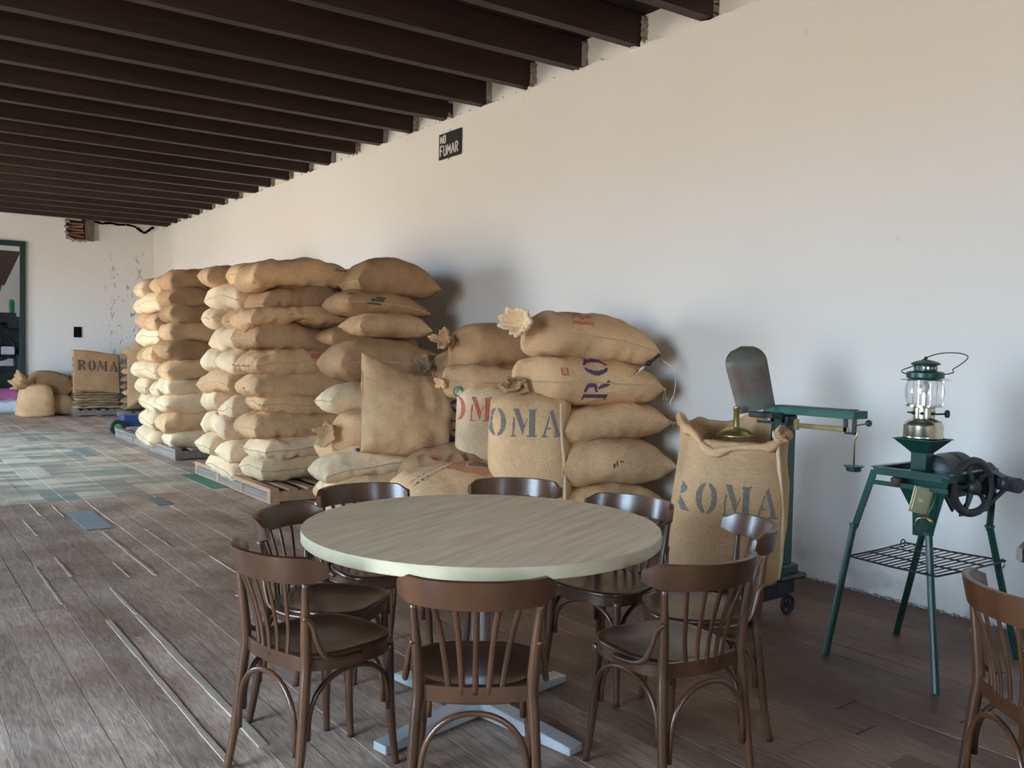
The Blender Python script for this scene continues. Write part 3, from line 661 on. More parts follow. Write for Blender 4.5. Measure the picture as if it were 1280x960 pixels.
# --- far stack
for i in range(10):
    z = 2.33 - i * .232 + .0; T = .272
    o = sack(("long %s sack, {} in the far stack's front" % ('dark-sided', 'tan', 'brown', 'tan seamed', 'grey', 'curved-seam', 'creased', 'pale round-ended', 'folded brown', 'pale')[i]).format(ol(i)), G2, (3.50 + random.uniform(-.05, .05), 11.75, z), (.98, .66, T), rad(random.uniform(-4, 4)), (BUR3, BUR3, BUR3, BUR, BUR3, BUR, BUR2, BUR2, BUR, BUR2)[i], sag=.03, seams=('left', 'front') if i in (3, 5) else ('left',) if i in (7, 1) else (), lump=.04, wr=.018)
    if i % 2 == 0:
        for k, yy in enumerate((12.35, 12.92)):
            sack('%s sack, %s in the %s of the far stack' % (('sagging pale', 'pale drooping')[k], ol(i), lab2[k]), G2, (3.50 + random.uniform(-.05, .05), yy, z - .05), (.98, .56, T), rad(random.uniform(-4, 4)), random.choice((BUR, BUR2)), sag=.03, seams=('left',), lump=.035)
    else:
        o = sack('cream sack lying lengthwise, %s left face of the far stack' % ol(i), G2, (3.30 + random.uniform(-.05, .03), 12.65, z - .05), (1.15, .60, T), rad(90 + random.uniform(-4, 4)), BUR2, sag=.03, seams=('back',), lump=.035)
        if i in (3, 7): mark(o, [(0, .3, 0, 1), (.4, 1, .2, .8)], .16, .07, (.2, 0, .06), ('red', 'black')[i == 7], (1, 0, 0), (0, 0, 1), (0, -1, -.3))

# --- stack beside the near one, by the wall
s1 = sack('brown sack with two pointed corners crowning the shorter wall-side stack', G3, (4.08, 7.55, 2.15), (.86, .60, .38), rad(-6), BUR3, sag=.07, seams=('left',), threads=True, hi=True, ear=.06)
s2 = sack('brown sack with black bar print under the crowning sack of the wall-side stack', G3, (3.95, 7.55, 1.885), (.96, .62, .27), rad(2), BUR3, ry=rad(3), seams=('front',), hi=True)
mark(s2, [(0, .75, .0, .35), (.2, .9, .35, .7), (.5, 1, .7, 1)], .20, .08, (-.16, 0, .02), 'black')
s3 = sack('lemon-shaped light brown sack, third down in the wall-side stack', G3, (3.98, 7.42, 1.69), (.78, .5, .27), rad(0), BUR, ry=rad(4), sag=.03, seams=(), threads=True, hi=True, ear=.05)
sack('dark brown sack tucked behind the lemon-shaped sack', G3, (3.95, 7.75, 1.56), (1.0, .45, .24), 0, BUR3, seams=())
s4 = sack('long brown sack with black bars, fourth down in the wall-side stack', G3, (3.90, 7.28, 1.345), (1.20, .62, .40), rad(-2), BUR3, sag=.04, seams=('front',), hi=True, lump=.03)
mark(s4, [(.0, 1, .0, .4), (.0, .6, .8, 1)], .20, .13, (.38, 0, .08), 'black')
s5 = sack('pale pointed sack just left of the peaked sack', G3, (3.58, 7.05, 1.01), (.84, .50, .29), rad(-4), BUR2, seams=('left',), threads=True, hi=True)
for i in range(4): sack('unseen sack under the wall-side stack, %s of four downwards' % ORD[i], G3, (4.40, 7.42, 1.02 - i * .235), (.85, .6, .24), 0, BUR3, seams=())
sack('unseen lower sack beneath the pale pointed sack', G3, (3.60, 7.08, .20), (.9, .42, .34), 0, BUR, seams=())
sack('unseen middle sack beneath the pale pointed sack', G3, (3.62, 7.08, .62), (.9, .42, .45), 0, BUR, seams=())
t1 = sack('tied sack with a frayed brown mouth below the pale pointed sack', G3, (3.52, 6.80, .76), (.74, .48, .36), rad(-4), BUR, ry=rad(0), seams=(), hi=True, neck=True)
ruffle(t1, (-.33, 0, -.02), (-1, -.35, -.05), .04, .13, .12, 3, BUR3)
mark(t1, [(0, .4, .2, .8), (.35, .7, 0, 1)], .09, .05, (-.08, -.05, .14), 'purple', (1, 0, 0), (0, 1, .5), (0, .5, -1))
print_on(t1, 'printed_mark', lambda x, y: .16 < (x-.5)**2 + (y-.5)**2 < .25 or (x-.5)**2 + (y-.5)**2 < .05, .12, .10, (-.05, 0, 0), (1, 0, 0), (0, 0, 1), (0, 1, 0), INK['orange'], cell=.009, fade=.2)
w1 = sack('whitish sack with blue-black arrow mark under the tied sack', G3, (3.38, 6.50, .52), (1.02, .60, .26), rad(-8), BUR2, ry=rad(-4), sag=.06, seams=('front',), threads=True, hi=True)
mark(w1, [(0, .5, 0, 1), (.5, 1, .45, 1)], .09, .07, (-.14, -.1, .06), 'purple', (1, .3, 0), (0, 1, .6), (0, .5, -1))
sack('whitish seamed sack just under the one with the arrow mark', G3, (3.45, 6.42, .34), (1.05, .62, .22), rad(-10), BUR2, sag=.04, seams=('front',), threads=True, hi=True)
sack('lowest whitish sack of the heap behind the far left chair', G3, (3.42, 6.45, .14), (1.0, .62, .25), rad(-6), BUR2, sag=.02, seams=())
# the peaked sack leaning in front
def peaked():
    o = sack('big peaked sack with purple lettering leaning at the front of the heap', G3, (0, 0, 0), (1.0, .76, .50), 0, BUR, sag=0, seams=('left',), hi=True, lump=.05, pull=.09, pw=2.5, wr=.02)
    for v in o.data.vertices:
        x, y, z = v.co; u = x / .5; w = y / .37
        if u < -.1:
            t = smooth_step(-.1, -1, u)
            v.co.y += t * (.17 if w > 0 else -.0) * max(0, w) ** 1.5
            v.co.z *= 1 - .25 * t
    return o
pk = peaked(); pk.rotation_euler = (rad(74), rad(6), rad(-10)); pk.location = (3.62, 6.20, .90)
word_on(pk, 'ROMA', .22, (.33, -.04, 0), (0, -1, 0), (1, 0, 0), (0, 0, -1), 'purple', cell=.006)

# --- heap in front (partly behind table)
f1 = sack('slumped sack with a loose brown flap in front of the heap', G3, (3.74, 5.72, .46), (1.0, .62, .50), rad(-20), BUR3, rx=rad(10), seams=('back',), hi=True, lump=.045, wr=.02)
sack('unseen sack under the slumped sack with the flap', G3, (3.70, 5.80, .13), (.95, .6, .24), rad(-15), BUR, seams=())
f2 = sack('sack with small print, orange diamond and grey oval in front of the heap', G3, (3.42, 5.15, .41), (1.0, .70, .38), rad(-16), BUR, rx=rad(24), ry=rad(-6), seams=('front',), hi=True, lump=.03)
sack('unseen sack under the small-print sack', G3, (3.50, 5.20, .12), (.95, .6, .23), rad(-15), BUR, seams=())
def smallprint(x, y):
    row = int(y * 5)
    return row in (1, 3) and (y * 5) % 1 < .62 and (int(x * 34) * 7 + row * 5) % 5 != 0 and (x * 34) % 1 < .7
up = ((1, 0, 0), (0, 1, 0), (0, 0, -1))
print_on(f2, 'printed_mark', smallprint, .36, .13, (-.22, .10, 0), (.93, .35, 0), (-.35, .93, 0), (0, 0, -1), INK['grey'], cell=.006, fade=.1)
print_on(f2, 'printed_mark', lambda x, y: abs(x-.5) + abs(y-.5) < .5 and ((x-.55)/.24)**2 + ((y-.5)/.17)**2 > 1, .52, .34, (.13, .10, 0), *up, INK['orange'], cell=.009, fade=.12, label='orange printed diamond')
print_on(f2, 'printed_mark', lambda x, y: ((x-.5)/.5)**2 + ((y-.5)/.5)**2 < 1, .22, .10, (.16, .10, 0), *up, INK['grey'], cell=.007, fade=.1, label='grey printed oval')
print_on(f1, 'printed_mark', lambda x, y: abs(x-.5) < .4, .08, .22, (-.22, -.1, 0), (1, 0, 0), (0, 1, 0), (0, 0, -1), INK['orange'], cell=.009, fade=.2)
mb = MB()      # flap of loose cloth hanging over the slumped sack
nx, ny = 18, 16
for i in range(nx + 1):
    for j in range(ny + 1):
        u, v = i / nx, j / ny
        mb.v.append((-.40 + .38 * u * (1 - .15 * v) + .02 * sin(v * 6), -.24 + .03 * sin(u * 9 + v * 3) - .22 * v * v, .20 - .40 * v ** 1.3 * (1 - .35 * u) + .035 * sin(u * 8 + 1 + 3 * v) + .05 * sin(u * 3)))
for i in range(nx):
    for j in range(ny): mb.f.append((i*(ny+1)+j, (i+1)*(ny+1)+j, (i+1)*(ny+1)+j+1, i*(ny+1)+j+1))
fp = mb.build('loose_flap', BUR3, f1, smooth=True); sm = fp.modifiers.new('t', 'SOLIDIFY'); sm.thickness = .006

# --- upright sacks
def upright(label, group, loc, H, Wd, Dp, yaw, m, lean=(0, 0), seed=1, top='tied', cat='sack', taper=.0):
    """standing sack: rows of superellipse rings; origin at its base"""
    off = V((seed * 3.1, seed, seed * .7)); nk = 64; rows = 34; mb = MB()
    def ring(t, sc=1, zz=None, extra=0):
        z = H * t if zz is None else zz
        b = (1 - (1 - min(t / .10, 1)) ** 2) ** .5 if t < .10 else 1
        prof = (.80 + .20 * b) * (1 + .05 * sin(pi * min(t, 1) * .9)) * (1 - taper * t)
        out = []
        for k in range(nk):
            a = 2 * pi * k / nk; c, s_ = cos(a), sin(a)
            e = 2 / 3.0
            x = math.copysign(abs(c) ** e, c) * Wd / 2; y = math.copysign(abs(s_) ** e, s_) * Dp / 2
            p = V((x, y, z * 1.0)); w = 1 + .055 * noise.noise(p * 3.2 + off) + .02 * noise.noise(p * 9 + off)
            w += .012 * sin(a * 9 + z * 4 + seed) * smooth_step(.75, 1, t)
            out.append((x * prof * sc * w + lean[0] * t, y * prof * sc * w + lean[1] * t, z + .012 * noise.noise(p * 4 + off)))
        return out
    R_ = []
    R_.append([(p[0] * .0, p[1] * .0, .0) for p in ring(0)]); R_.append([(p[0]*.8, p[1]*.8, 0) for p in ring(0)])
    for i in range(rows + 1):
        t = i / rows; R_.append(ring(t * (.97 if top == 'tied' else 1)))
    if top == 'tied':
        for sc, dz in ((.93, .99), (.80, 1.02), (.6, 1.04), (.35, 1.05), (.14, 1.06), (.05, 1.075)):
            r = ring(.97, sc, H * dz)
            R_.append([((x - lean[0] * .97) + lean[0], (y - lean[1] * .97) + lean[1], z + .018 * sin(k * 2 * pi / nk * 8) * (1 - sc)) for k, (x, y, z) in enumerate(r)])
    else:      # folded-over open rim: up, over, outside down
        for sc, dz in ((1.02, 1.02), (1.03, 1.05), (.98, 1.075), (.92, 1.06), (.90, 1.0), (.88, .93), (.6, .915), (.2, .92), (.02, .92)):
            r = ring(1, sc, H * dz)
            R_.append([(x, y, z + (.03 * sin(3 * k * 2 * pi / nk + seed) + .016 * sin(7 * k * 2 * pi / nk) + .05 * sin(2 * pi * k / nk) + .025 * cos(4 * pi * k / nk)) * (1 if dz > .95 else .2)) for k, (x, y, z) in enumerate(r)])
    for r in R_: mb.v += [tuple(p) for p in r]
    for i in range(len(R_) - 1):
        for k in range(nk): mb.f.append((i*nk+k, i*nk+(k+1) % nk, (i+1)*nk+(k+1) % nk, (i+1)*nk+k))
    me = D.meshes.new('burlap_sack'); me.from_pydata(mb.v, [], mb.f); o = link('burlap_sack', me, m); me.shade_smooth()
    o.location = loc; o.rotation_euler = (0, 0, yaw); tag(o, label, cat, group); return o, R_
u1, r1_ = upright('upright pale sack with red lettering behind the black-lettered one', G4, (3.90, 5.62, .14), 1.0, .44, .34, rad(-36), BUR2, (.02, 0), 5)
word_on(u1, 'ROMA', .19, (-.10, 0, .87), (1, 0, 0), (0, 0, 1), (0, 1, 0), 'red', cell=.0055, fade=.2)
u2, r2_ = upright('upright sack with grey black lettering and a side seam behind the table', G4, (3.84, 4.93, .14), .98, .58, .42, rad(-36), BUR, (0, .02), 9)
word_on(u2, 'ROMA', .20, (-.14, 0, .82), (1, 0, 0), (0, 0, 1), (0, 1, 0), 'grey', cell=.0055, fade=.3)
MB().tube([V((.225 + .02 * sin(t * 5), -.205 + .0 * t, .06 + .90 * t)) for t in [i / 20 for i in range(21)]], .011, 6).build('seam', BUR2, u2, smooth=True)
ruffle(u2, (-.13, -.05, 1.03), (-.2, -.5, .6), .03, .08, .08, 6, BUR3, 5)
MB().tube([V((-.2, -.1, 1.0)) + V((.035 * cos(a), 0, .035 * sin(a))) for a in [k * .6 for k in range(11)]], .008, 6).build('green_tie', mat('green_tie', (.05, .25, .20), .6), u1, smooth=True)

# --- pile against the wall
q5 = sack('bottom faded sack of the pile against the wall right of the table', G4, (4.42, 4.72, .33), (.92, .56, .36), rad(-19), BUR, seams=('front',), threads=True, hi=True, lump=.025)
sack('unseen sack under the bottom faded sack of the wall pile', G4, (4.42, 4.75, .07), (.9, .56, .14), rad(-12), BUR, seams=())
q4 = sack('plump sack with a small black scribble, second up in the wall pile', G4, (4.40, 4.72, .665), (.92, .56, .37), rad(-19), BUR, seams=(), threads=True, hi=True, ear=.05, lump=.02)
mark(q4, [(0, .25, 0, .6), (.3, .5, .2, 1), (.7, 1, .7, 1)], .08, .05, (-.02, 0, .0), 'black', cell=.006)
q3 = sack('plain sack with one pointed corner, third up in the wall pile', G4, (4.40, 4.74, .955), (.90, .54, .29), rad(-19), BUR, seams=(), threads=True, hi=True, ear=.05, lump=.02)
q2 = sack('long tied sack with purple lettering, second from the top of the wall pile', G4, (4.24, 4.82, 1.255), (1.16, .58, .36), rad(-19), BUR, seams=('front',), threads=True, hi=True, lump=.025, neck=True)
ruffle(q2, (-.52, -.03, -.02), (-.5, -1, -.3), .035, .085, .09, 11, BUR3, 6)
word_on(q2, 'RO', .19, (.0, 0, .02), (0, 0, 1), (-1, 0, 0), (0, 1, 0), 'purple', cell=.007, fade=.12)
mark(q2, [(0, .2, 0, 1), (.3, .5, 0, 1), (.7, 1, 0, 1), (0, 1, 0, .2)], .055, .055, (-.24, 0, .07), 'red', cell=.006)
q1 = sack('tied sack with red lettering on top of the wall pile', G4, (4.30, 4.86, 1.575), (1.04, .58, .36), rad(-19), BUR, ry=rad(7), seams=('front',), threads=True, hi=True, lump=.025, neck=True, sag=.05)
ruffle(q1, (-.50, -.06, .02), (-1, -.7, .05), .04, .13, .16, 17, BUR2, 5)
word_on(q1, 'RO', .16, (-.14, 0, .11), (0, .4, 1), (-1, 0, 0), (0, 1, -.35), 'red', cell=.007, fade=.2)
ql = sack('brown tied sack at the top left of the wall pile', G4, (4.12, 5.75, 1.50), (.86, .55, .36), rad(-20), BUR3, seams=('back',), hi=True, neck=True, sag=.04)
ruffle(ql, (-.40, -.04, .03), (-1, -.6, .25), .04, .11, .12, 23, BUR3, 6)
qm = sack('flat sack with a gathered white-tied corner above the red-lettered upright sack', G4, (4.08, 5.68, 1.22), (.95, .55, .26), rad(-20), BUR, seams=('front',), hi=True, neck=True)
ruffle(qm, (-.44, -.02, .0), (-1, -.5, -.4), .03, .07, .07, 29, BUR, 5)
qk = sack('dark tied sack wedged between the wall pile and the peaked sack', G4, (4.30, 6.35, 1.28), (.80, .5, .40), rad(-25), BUR3, seams=(), hi=True, neck=True)
ruffle(qk, (-.38, 0, .04), (-1, -.7, .2), .04, .10, .11, 31, BURD, 6)
for i in range(4): sack('unseen sack under the brown tied sack of the wall pile, %s of four downwards' % ORD[i], G4, (4.50, 5.75, .97 - i * .25), (.84, .6, .26), rad(-8), BUR3, seams=())
for i in range(4): sack('unseen sack under the dark wedged tied sack, %s of four downwards' % ORD[i], G4, (4.50, 6.45, .96 - i * .25), (.84, .6, .26), rad(-4), BUR3, seams=())

# probe, cord
pr = empty('sack_probe', (0, 0, 0), 0, 'black-handled steel sack probe stuck across the two top sacks of the wall pile', 'tool')
a = V((4.345, 4.40, 1.31)); b = V((4.62, 4.42, 1.455)); mid = a.lerp(b, .52)
MB().tube([a, a.lerp(b, .2), mid], [.004, .011, .011], 8).build('steel_tube', CHROME, pr, smooth=True)
MB().tube([mid, mid.lerp(b, .1), mid.lerp(b, .3), mid.lerp(b, .9), b], [.012, .022, .015, .013, .016], 8).build('handle', mat('black_grip', (.01, .01, .012), .4), pr, smooth=True)
mb = MB(); pts = [V((4.66, 4.44, 1.43)), V((4.74, 4.40, 1.36)), V((4.78, 4.40, 1.26)), V((4.77, 4.40, 1.17)), V((4.72, 4.40, 1.10)), V((4.76, 4.40, 1.04)), V((4.73, 4.40, 1.10))]
tag(mb.tube(pts, .0028, 5).build('white_cord', mat('cord_white', (.75, .75, .72), .7), smooth=True), 'thin white cord hanging down the right end of the wall pile', 'cord')

# ================================================================ PALLETS
def pallet(label, x0, x1, y0, y1, ns, name='wooden_pallet', h=.135, edge=PLK, m=OAK, ncross=4):
    r = empty(name, ((x0+x1)/2, (y0+y1)/2, 0), 0, label, 'pallet', 'wooden pallets under the sacks'); X, Y = x1-x0, y1-y0
    for k in range(ns):
        w = .085; xx = -X/2 + w/2 + (X - w) * k / (ns-1)
        MB().box((0, 0, 0), (w, Y, .024 if k else .042)).build('deck_slat', edge if k == 0 else m, r, bevel=.003).location = (xx, random.uniform(-.01, .01), h - .012 if k else h - .012)
    for k in range(ncross):
        yy = -Y/2 + .05 + (Y - .1) * k / (ncross-1)
        MB().box((0, 0, 0), (X, .09, h - .042)).build('stringer', m, r, bevel=.003).location = (0, yy, .018 + (h - .042)/2)
    MB().box((0, 0, 0), (.026, Y - .02, h - .055)).build('side_board', OAK, r, bevel=.003).location = (-X/2 + .02, 0, (h - .055)/2 + .014)
    for xx in (-X/2 + .05, 0, X/2 - .05): MB().box((0, 0, 0), (.09, Y, .018)).build('bottom_board', m, r, bevel=.002).location = (xx, 0, .009)
    return r
p1 = pallet('long pallet with brown edge board under the near stack', 2.95, 4.85, 7.68, 10.0, 11, m=PLK)
pallet('grey weathered pallet under the far stack', 3.07, 4.85, 11.24, 14.6, 9, edge=OAK)
pallet('small pallet beyond the far stack by the back wall', 4.02, 4.88, 18.05, 19.1, 6, edge=OAK, ncross=3)
# blue pallet truck wheel under far stack
bt = empty('pallet_truck', (3.22, 15.0, 0), 0, 'blue pallet truck just showing beyond the far stack', 'pallet truck')
BLUE = mat('blue_paint', (.03, .07, .20), .4)
mb = MB().box((.45, .15, .17), (.9, .4, .10)); mb.box((.2, .1, .26), (.3, .3, .1)); mb.build('chassis', BLUE, bt, bevel=.01)
mb = MB().lathe([(.06, -.03), (.11, -.03), (.12, -.02), (.12, .02), (.11, .03), (.06, .03)], 22, M.Translation((-.05, -.1, .12)) @ M.Rotation(rad(90), 4, 'X')); mb.build('tyre', IRON, bt, smooth=True, auto=40)
MB().lathe([(.02, -.035), (.06, -.032), (.06, .032), (.02, .035)], 16, M.Translation((-.05, -.1, .12)) @ M.Rotation(rad(90), 4, 'X')).build('hub', mat('hub_green', (.08, .30, .15), .4), bt, smooth=True, auto=40)

# ================================================================ far end heaps
fs, _ = upright('tied pale sack standing on the floor beside the far doorway', 'sacks by the far doorway', (2.60, 19.35, 0), .62, .70, .55, 0, BUR, (0, 0), 41, taper=.25)
ruffle(fs, (-.1, -.05, .60), (-.8, -.2, .35), .08, .24, .30, 41, BUR, 5)
sack('brown bulging sack behind the pale sack by the far doorway', 'sacks by the far doorway', (2.90, 19.58, .66), (.80, .5, .46), rad(5), BUR3, ry=rad(14), sag=.06, seams=())
sack('unseen sack under the brown bulging one by the far doorway', 'sacks by the far doorway', (2.98, 19.58, .22), (.74, .5, .42), 0, BUR3, seams=())
# pallet of folded empty sacks with a ROMA sack draped on top
pallet('low grey pallet carrying the folded empty sacks', 3.24, 4.16, 19.0, 19.72, 6, edge=OAK, ncross=3, h=.14)
z = .155
for i in range(13):
    rnd = random.Random(i); w = .84 + rnd.uniform(-.06, .06); d = .62; t = .055
    mb = MB(); n = 20
    for jj in range(n + 1):
        for kk in range(7):
            v = kk / 6; u = jj / n; mb.v.append(((u - .5) * w + .02 * noise.noise(V((u*4, v*3, i))), (v - .5) * d + .03 * noise.noise(V((u*5, v, i+9))), .012 * noise.noise(V((u*6, v*4, i*2.))) - .02*abs(u-.5)))
    for jj in range(n):
        for kk in range(6): mb.f.append((jj*7+kk, (jj+1)*7+kk, (jj+1)*7+kk+1, jj*7+kk+1))
    o = mb.build('folded_sack', BURD if i % 3 else BUR3, smooth=True); s_ = o.modifiers.new('t', 'SOLIDIFY'); s_.thickness = t * .8; s_.offset = 0
    o.location = (3.68 + rnd.uniform(-.02, .02), 19.40, z + t/2); z += t * .98
    tag(o, ('flat empty sack, %s in the folded stack on the low grey pallet' % ('lowest' if i == 0 else '%s upwards' % ('', 'second','third','fourth','fifth','sixth','seventh','eighth','ninth','tenth','eleventh','twelfth','thirteenth')[i])), 'sack', 'folded empty sacks on the low pallet')
def drape(x0, x1, ztop, zbot, y, seed, m, lab, rnd_=0, lean=.06):
    mb = MB(); nx, nz = 30, 24; W_ = x1 - x0
    for i in range(nx + 1):
        for j in range(nz + 1):
            u, v = i / nx, j / nz
            if v < .25: yy = .25 - v; zz = 0
            else: yy = 0; zz = -(v - .25) / .75 * (ztop - zbot)
            mb.v.append(((u - .5) * W_ * (1 + .05 * v), yy - lean * v + .018 * noise.noise(V((u*3, v*3, seed))), zz + .07 * (.5 - u) * (1 if v < .9 else .6) + .015 * sin(u * 5) - rnd_ * (2*u-1)**2 * (1 - .6 * v) + rnd_ * .12 * noise.noise(V((u*4, v*2, seed)))))
    for i in range(nx):
        for j in range(nz): mb.f.append((i*(nz+1)+j, (i+1)*(nz+1)+j, (i+1)*(nz+1)+j+1, i*(nz+1)+j+1))
    o = mb.build('draped_sack', m, smooth=True); s_ = o.modifiers.new('t', 'SOLIDIFY'); s_.thickness = .012; s_.offset = -1
    o.location = ((x0 + x1)/2, y, ztop); tag(o, lab, 'sack'); return o
dr = drape(3.22, 4.06, 1.30, .50, 19.00, 2, BUR3, 'empty sack lettered in black draped over the front of the folded stack')
word_on(dr, 'ROMA', .21, (.02, 0, -.28), (1, 0, -.05), (0, 0, 1), (0, 1, 0), 'black', cell=.014, lift=.012, fade=.05)
for k in range(5):
    mb, P = sack_mesh(.8, .6, .10, 70 + k, .02)
    me = D.meshes.new('folded_sack'); me.from_pydata(mb.v, [], mb.f); o = link('folded_sack', me, BURD); me.shade_smooth(); o.location = (3.68, 19.40, .90 + k * .075)
    tag(o, 'crumpled dark empty sack, %s of five under the draped lettered sack' % ('lowest', 'second', 'middle', 'fourth', 'topmost')[k], 'sack', 'folded empty sacks on the low pallet')
# heap of empty sacks in the corner
for k in range(9):
    mb, P = sack_mesh(.85, .6, .16, 90 + k, .05)
    me = D.meshes.new('empty_sack'); me.from_pydata(mb.v, [], mb.f); o = link('empty_sack', me, (BURD, BUR3, BUR)[k % 3]); me.shade_smooth()
    o.location = (4.47 + .02 * (k % 3 - 1), 18.62 + .03 * (k % 2), .22 + k * .145)
    tag(o, 'empty sack, %s from the bottom of the corner heap beyond the far stack' % ('first', 'second', 'third', 'fourth', 'fifth', 'sixth', 'seventh', 'eighth', 'ninth')[k], 'sack', 'empty sacks heaped in the far corner')
drape(4.06, 4.85, 1.60, .35, 18.30, 8, BUR, 'tan empty sack hanging down over the front of the corner heap', lean=.16, rnd_=.42)
# coloured bundles on the floor inside the far doorway
sack('pink bundle on the floor just inside the far doorway', 'bundles inside the doorway', (2.1, 20.75, .36), (.9, .45, .25), 0, mat('pink_cloth', (.55, .12, .30), .8), seams=(), name='cloth_bundle', cat='bundle')
sack('crumpled bluish-white plastic bundle on the threshold of the far doorway', 'bundles inside the doorway', (2.1, 20.62, .15), (1.1, .6, .28), 0, mat('plastic_white', (.55, .62, .70), .35, col2=(.75, .8, .85), scale=12, bump=.5), seams=(), name='plastic_bundle', cat='bundle', lump=.06, wr=.03)

# ================================================================ SIGN
sg = empty('no_smoking_sign', (WX - .012, 7.86, 3.655), 0, 'small black painted board with white hand lettering high on the long wall', 'sign')
MB().box((0, 0, 0), (.014, .43, .272)).build('board', mat('sign_black', (.010, .011, .012), .5), sg)
ST = {'N': [[(0,0),(0,1),(.7,0),(.7,1)]], 'O': [[(.1,0),(0,.3),(0,.7),(.1,1),(.5,1),(.6,.7),(.6,.3),(.5,0),(.1,0)]], 'F': [[(0,0),(0,1),(.6,1)], [(0,.5),(.45,.5)]], 'U': [[(0,1),(0,.15),(.12,0),(.5,0),(.62,.15),(.62,1)]],
      'M': [[(0,0),(.05,1),(.4,.3),(.75,1),(.8,0)]], 'A': [[(0,0),(.35,1),(.7,0)], [(.14,.38),(.56,.38)]], 'R': [[(0,0),(0,1),(.4,1),(.58,.8),(.4,.55),(0,.5)], [(.25,.5),(.6,0)]]}
def strokes(word, y0, z0, h, wsc, sp):
    mb = MB(); cur = 0
    for ch in word:
        for st in ST[ch]:
            for a, b in zip(st, st[1:]):
                A = V((-.0085, y0 - (cur + a[0] * wsc), z0 + a[1] * h)); B = V((-.0085, y0 - (cur + b[0] * wsc), z0 + b[1] * h)); mb.bar(A, B, .003, .015, up=(0, .3, 1))
        cur += max(p[0] for st in ST[ch] for p in st) * wsc + sp
    return mb
WHT = mat('sign_white', (.72, .72, .68), .6)
strokes('NO', .180, .035, .075, .06, .022).build('lettering', WHT, sg); strokes('FUMAR', .180, -.10, .105, .078, .022).build('lettering', WHT, sg)
mb = MB().lathe([(.004, 0), (.004, .02)], 6, M.Translation((0, .0, .142))); mb.lathe([(.004, 0), (.004, .02)], 6, M.Translation((0, .02, -.155))); mb.build('nail', IRON, sg)

# ================================================================ SCALE with sack
sc = empty('platform_scale', (4.10, 2.96, 0), 0, 'green iron platform scale with brass beam standing against the long wall', 'scale')
MB().box((-.32, .16, .205), (.62, .46, .03)).build('platform', IRON, sc, bevel=.006)
mb = MB().box((-.30, .16, .15), (.66, .42, .08)); mb.box((.0, 0.06, .18), (.16, .24, .10)); mb.box((.0, 0, .235), (.24, .22, .03)); mb.build('base_frame', IRON, sc, bevel=.012)
for sx_, sy_ in ((.05, -.03), (.05, .34), (-.60, -.03), (-.60, .34)):
    mm = M.Translation((sx_, sy_, .06)) @ M.Rotation(rad(90), 4, 'X')
    mb = MB().tube([mm @ V((.048 * cos(a), .048 * sin(a), 0)) for a in [k * pi / 10 for k in range(20)]], .012, 6, closed=True)
    for k in range(5): mb.bar(mm @ V((0, 0, 0)), mm @ V((.045 * cos(k*1.257), .045 * sin(k*1.257), 0)), .010, .010)
    mb.lathe([(.014, -.03), (.014, .03)], 10, mm); mb.build('wheel', IRON, sc, smooth=True, auto=40)
mb = MB(); mb.box((0, .034, .68), (.10, .028, .88)); mb.box((0, -.034, .68), (.10, .028, .88)); mb.box((.045, 0, .68), (.02, .09, .88)); mb.box((-.03, 0, .68), (.05, .05, .88)); mb.box((0, 0, .27), (.15, .15, .06)); mb.box((0, 0, .70), (.104, .100, .012)); mb.build('column', GREEN, sc, bevel=.004)
MB().box((.0, 0, 1.11), (.10, .12, .05)).build('column_cap', IRONG, sc, bevel=.008)
# shelf (cast tray) over the beam
mb = MB(); mb.box((0, -.19, 1.178), (.13, .56, .012)); mb.box((-.06, -.19, 1.160), (.010, .56, .035)); mb.box((.06, -.19, 1.160), (.010, .56, .035)); mb.box((0, -.465, 1.160), (.12, .010, .035)); mb.box((0, .085, 1.155), (.12, .010, .045)); mb.box((0, .0, 1.15), (.09, .09, .05))
shelf = mb.build('shelf', GREENL, sc, bevel=.002)
mb = MB().box((0, -.20, 1.186), (.09, .46, .006)); mb.build('shelf_inlay', IRONG, shelf)
mb = MB(); mb.box((0, -.245, 1.082), (.012, .31, .026)); mb.box((0, -.085, 1.085), (.03, .02, .06)); mb.build('brass_beam', BRASS, sc, bevel=.002)
mb = MB(); mb.bar((0, .30, 1.085), (0, -.06, 1.085), .014, .014); mb.box((0, .02, 1.10), (.05, .05, .06)); mb.build('beam_tail', IRON, sc)
mb = MB(); mb.bar((0, -.385, 1.07), (0, -.385, 1.14), .02, .012); mb.bar((0, -.435, 1.06), (0, -.435, 1.14), .02, .012); mb.bar((0, -.385, 1.065), (0, -.44, 1.065), .02, .012); mb.build('beam_loop', IRON, sc)
mb = MB().lathe([(.003, -.018), (.013, -.012), (.018, 0), (.013, .012), (.003, .018)], 12, M.Translation((0, -.515, 1.125))); mb.bar((0, -.43, 1.105), (0, -.505, 1.122), .006, .006); mb.build('balance_ball', IRON, sc, smooth=True)
mb = MB().tube([(0, -.435, 1.09), (0, -.455, 1.07), (0, -.45, 1.05), (0, -.44, 1.03), (0, -.44, .90)], .0045, 6); mb.build('hook_rod', BRASS, sc, smooth=True)
mb = MB().lathe([(.030, .868), (.038, .872), (.040, .890), (.052, .894), (.052, .898), (.006, .898)], 20, M.Translation((0, -.44, 0))); mb.build('counterweight_pan', GREEN, sc, smooth=True, auto=40)
MB().box((-.12, .03, 1.135), (.10, .16, .03)).build('scoop_bracket', IRON, sc, bevel=.004)
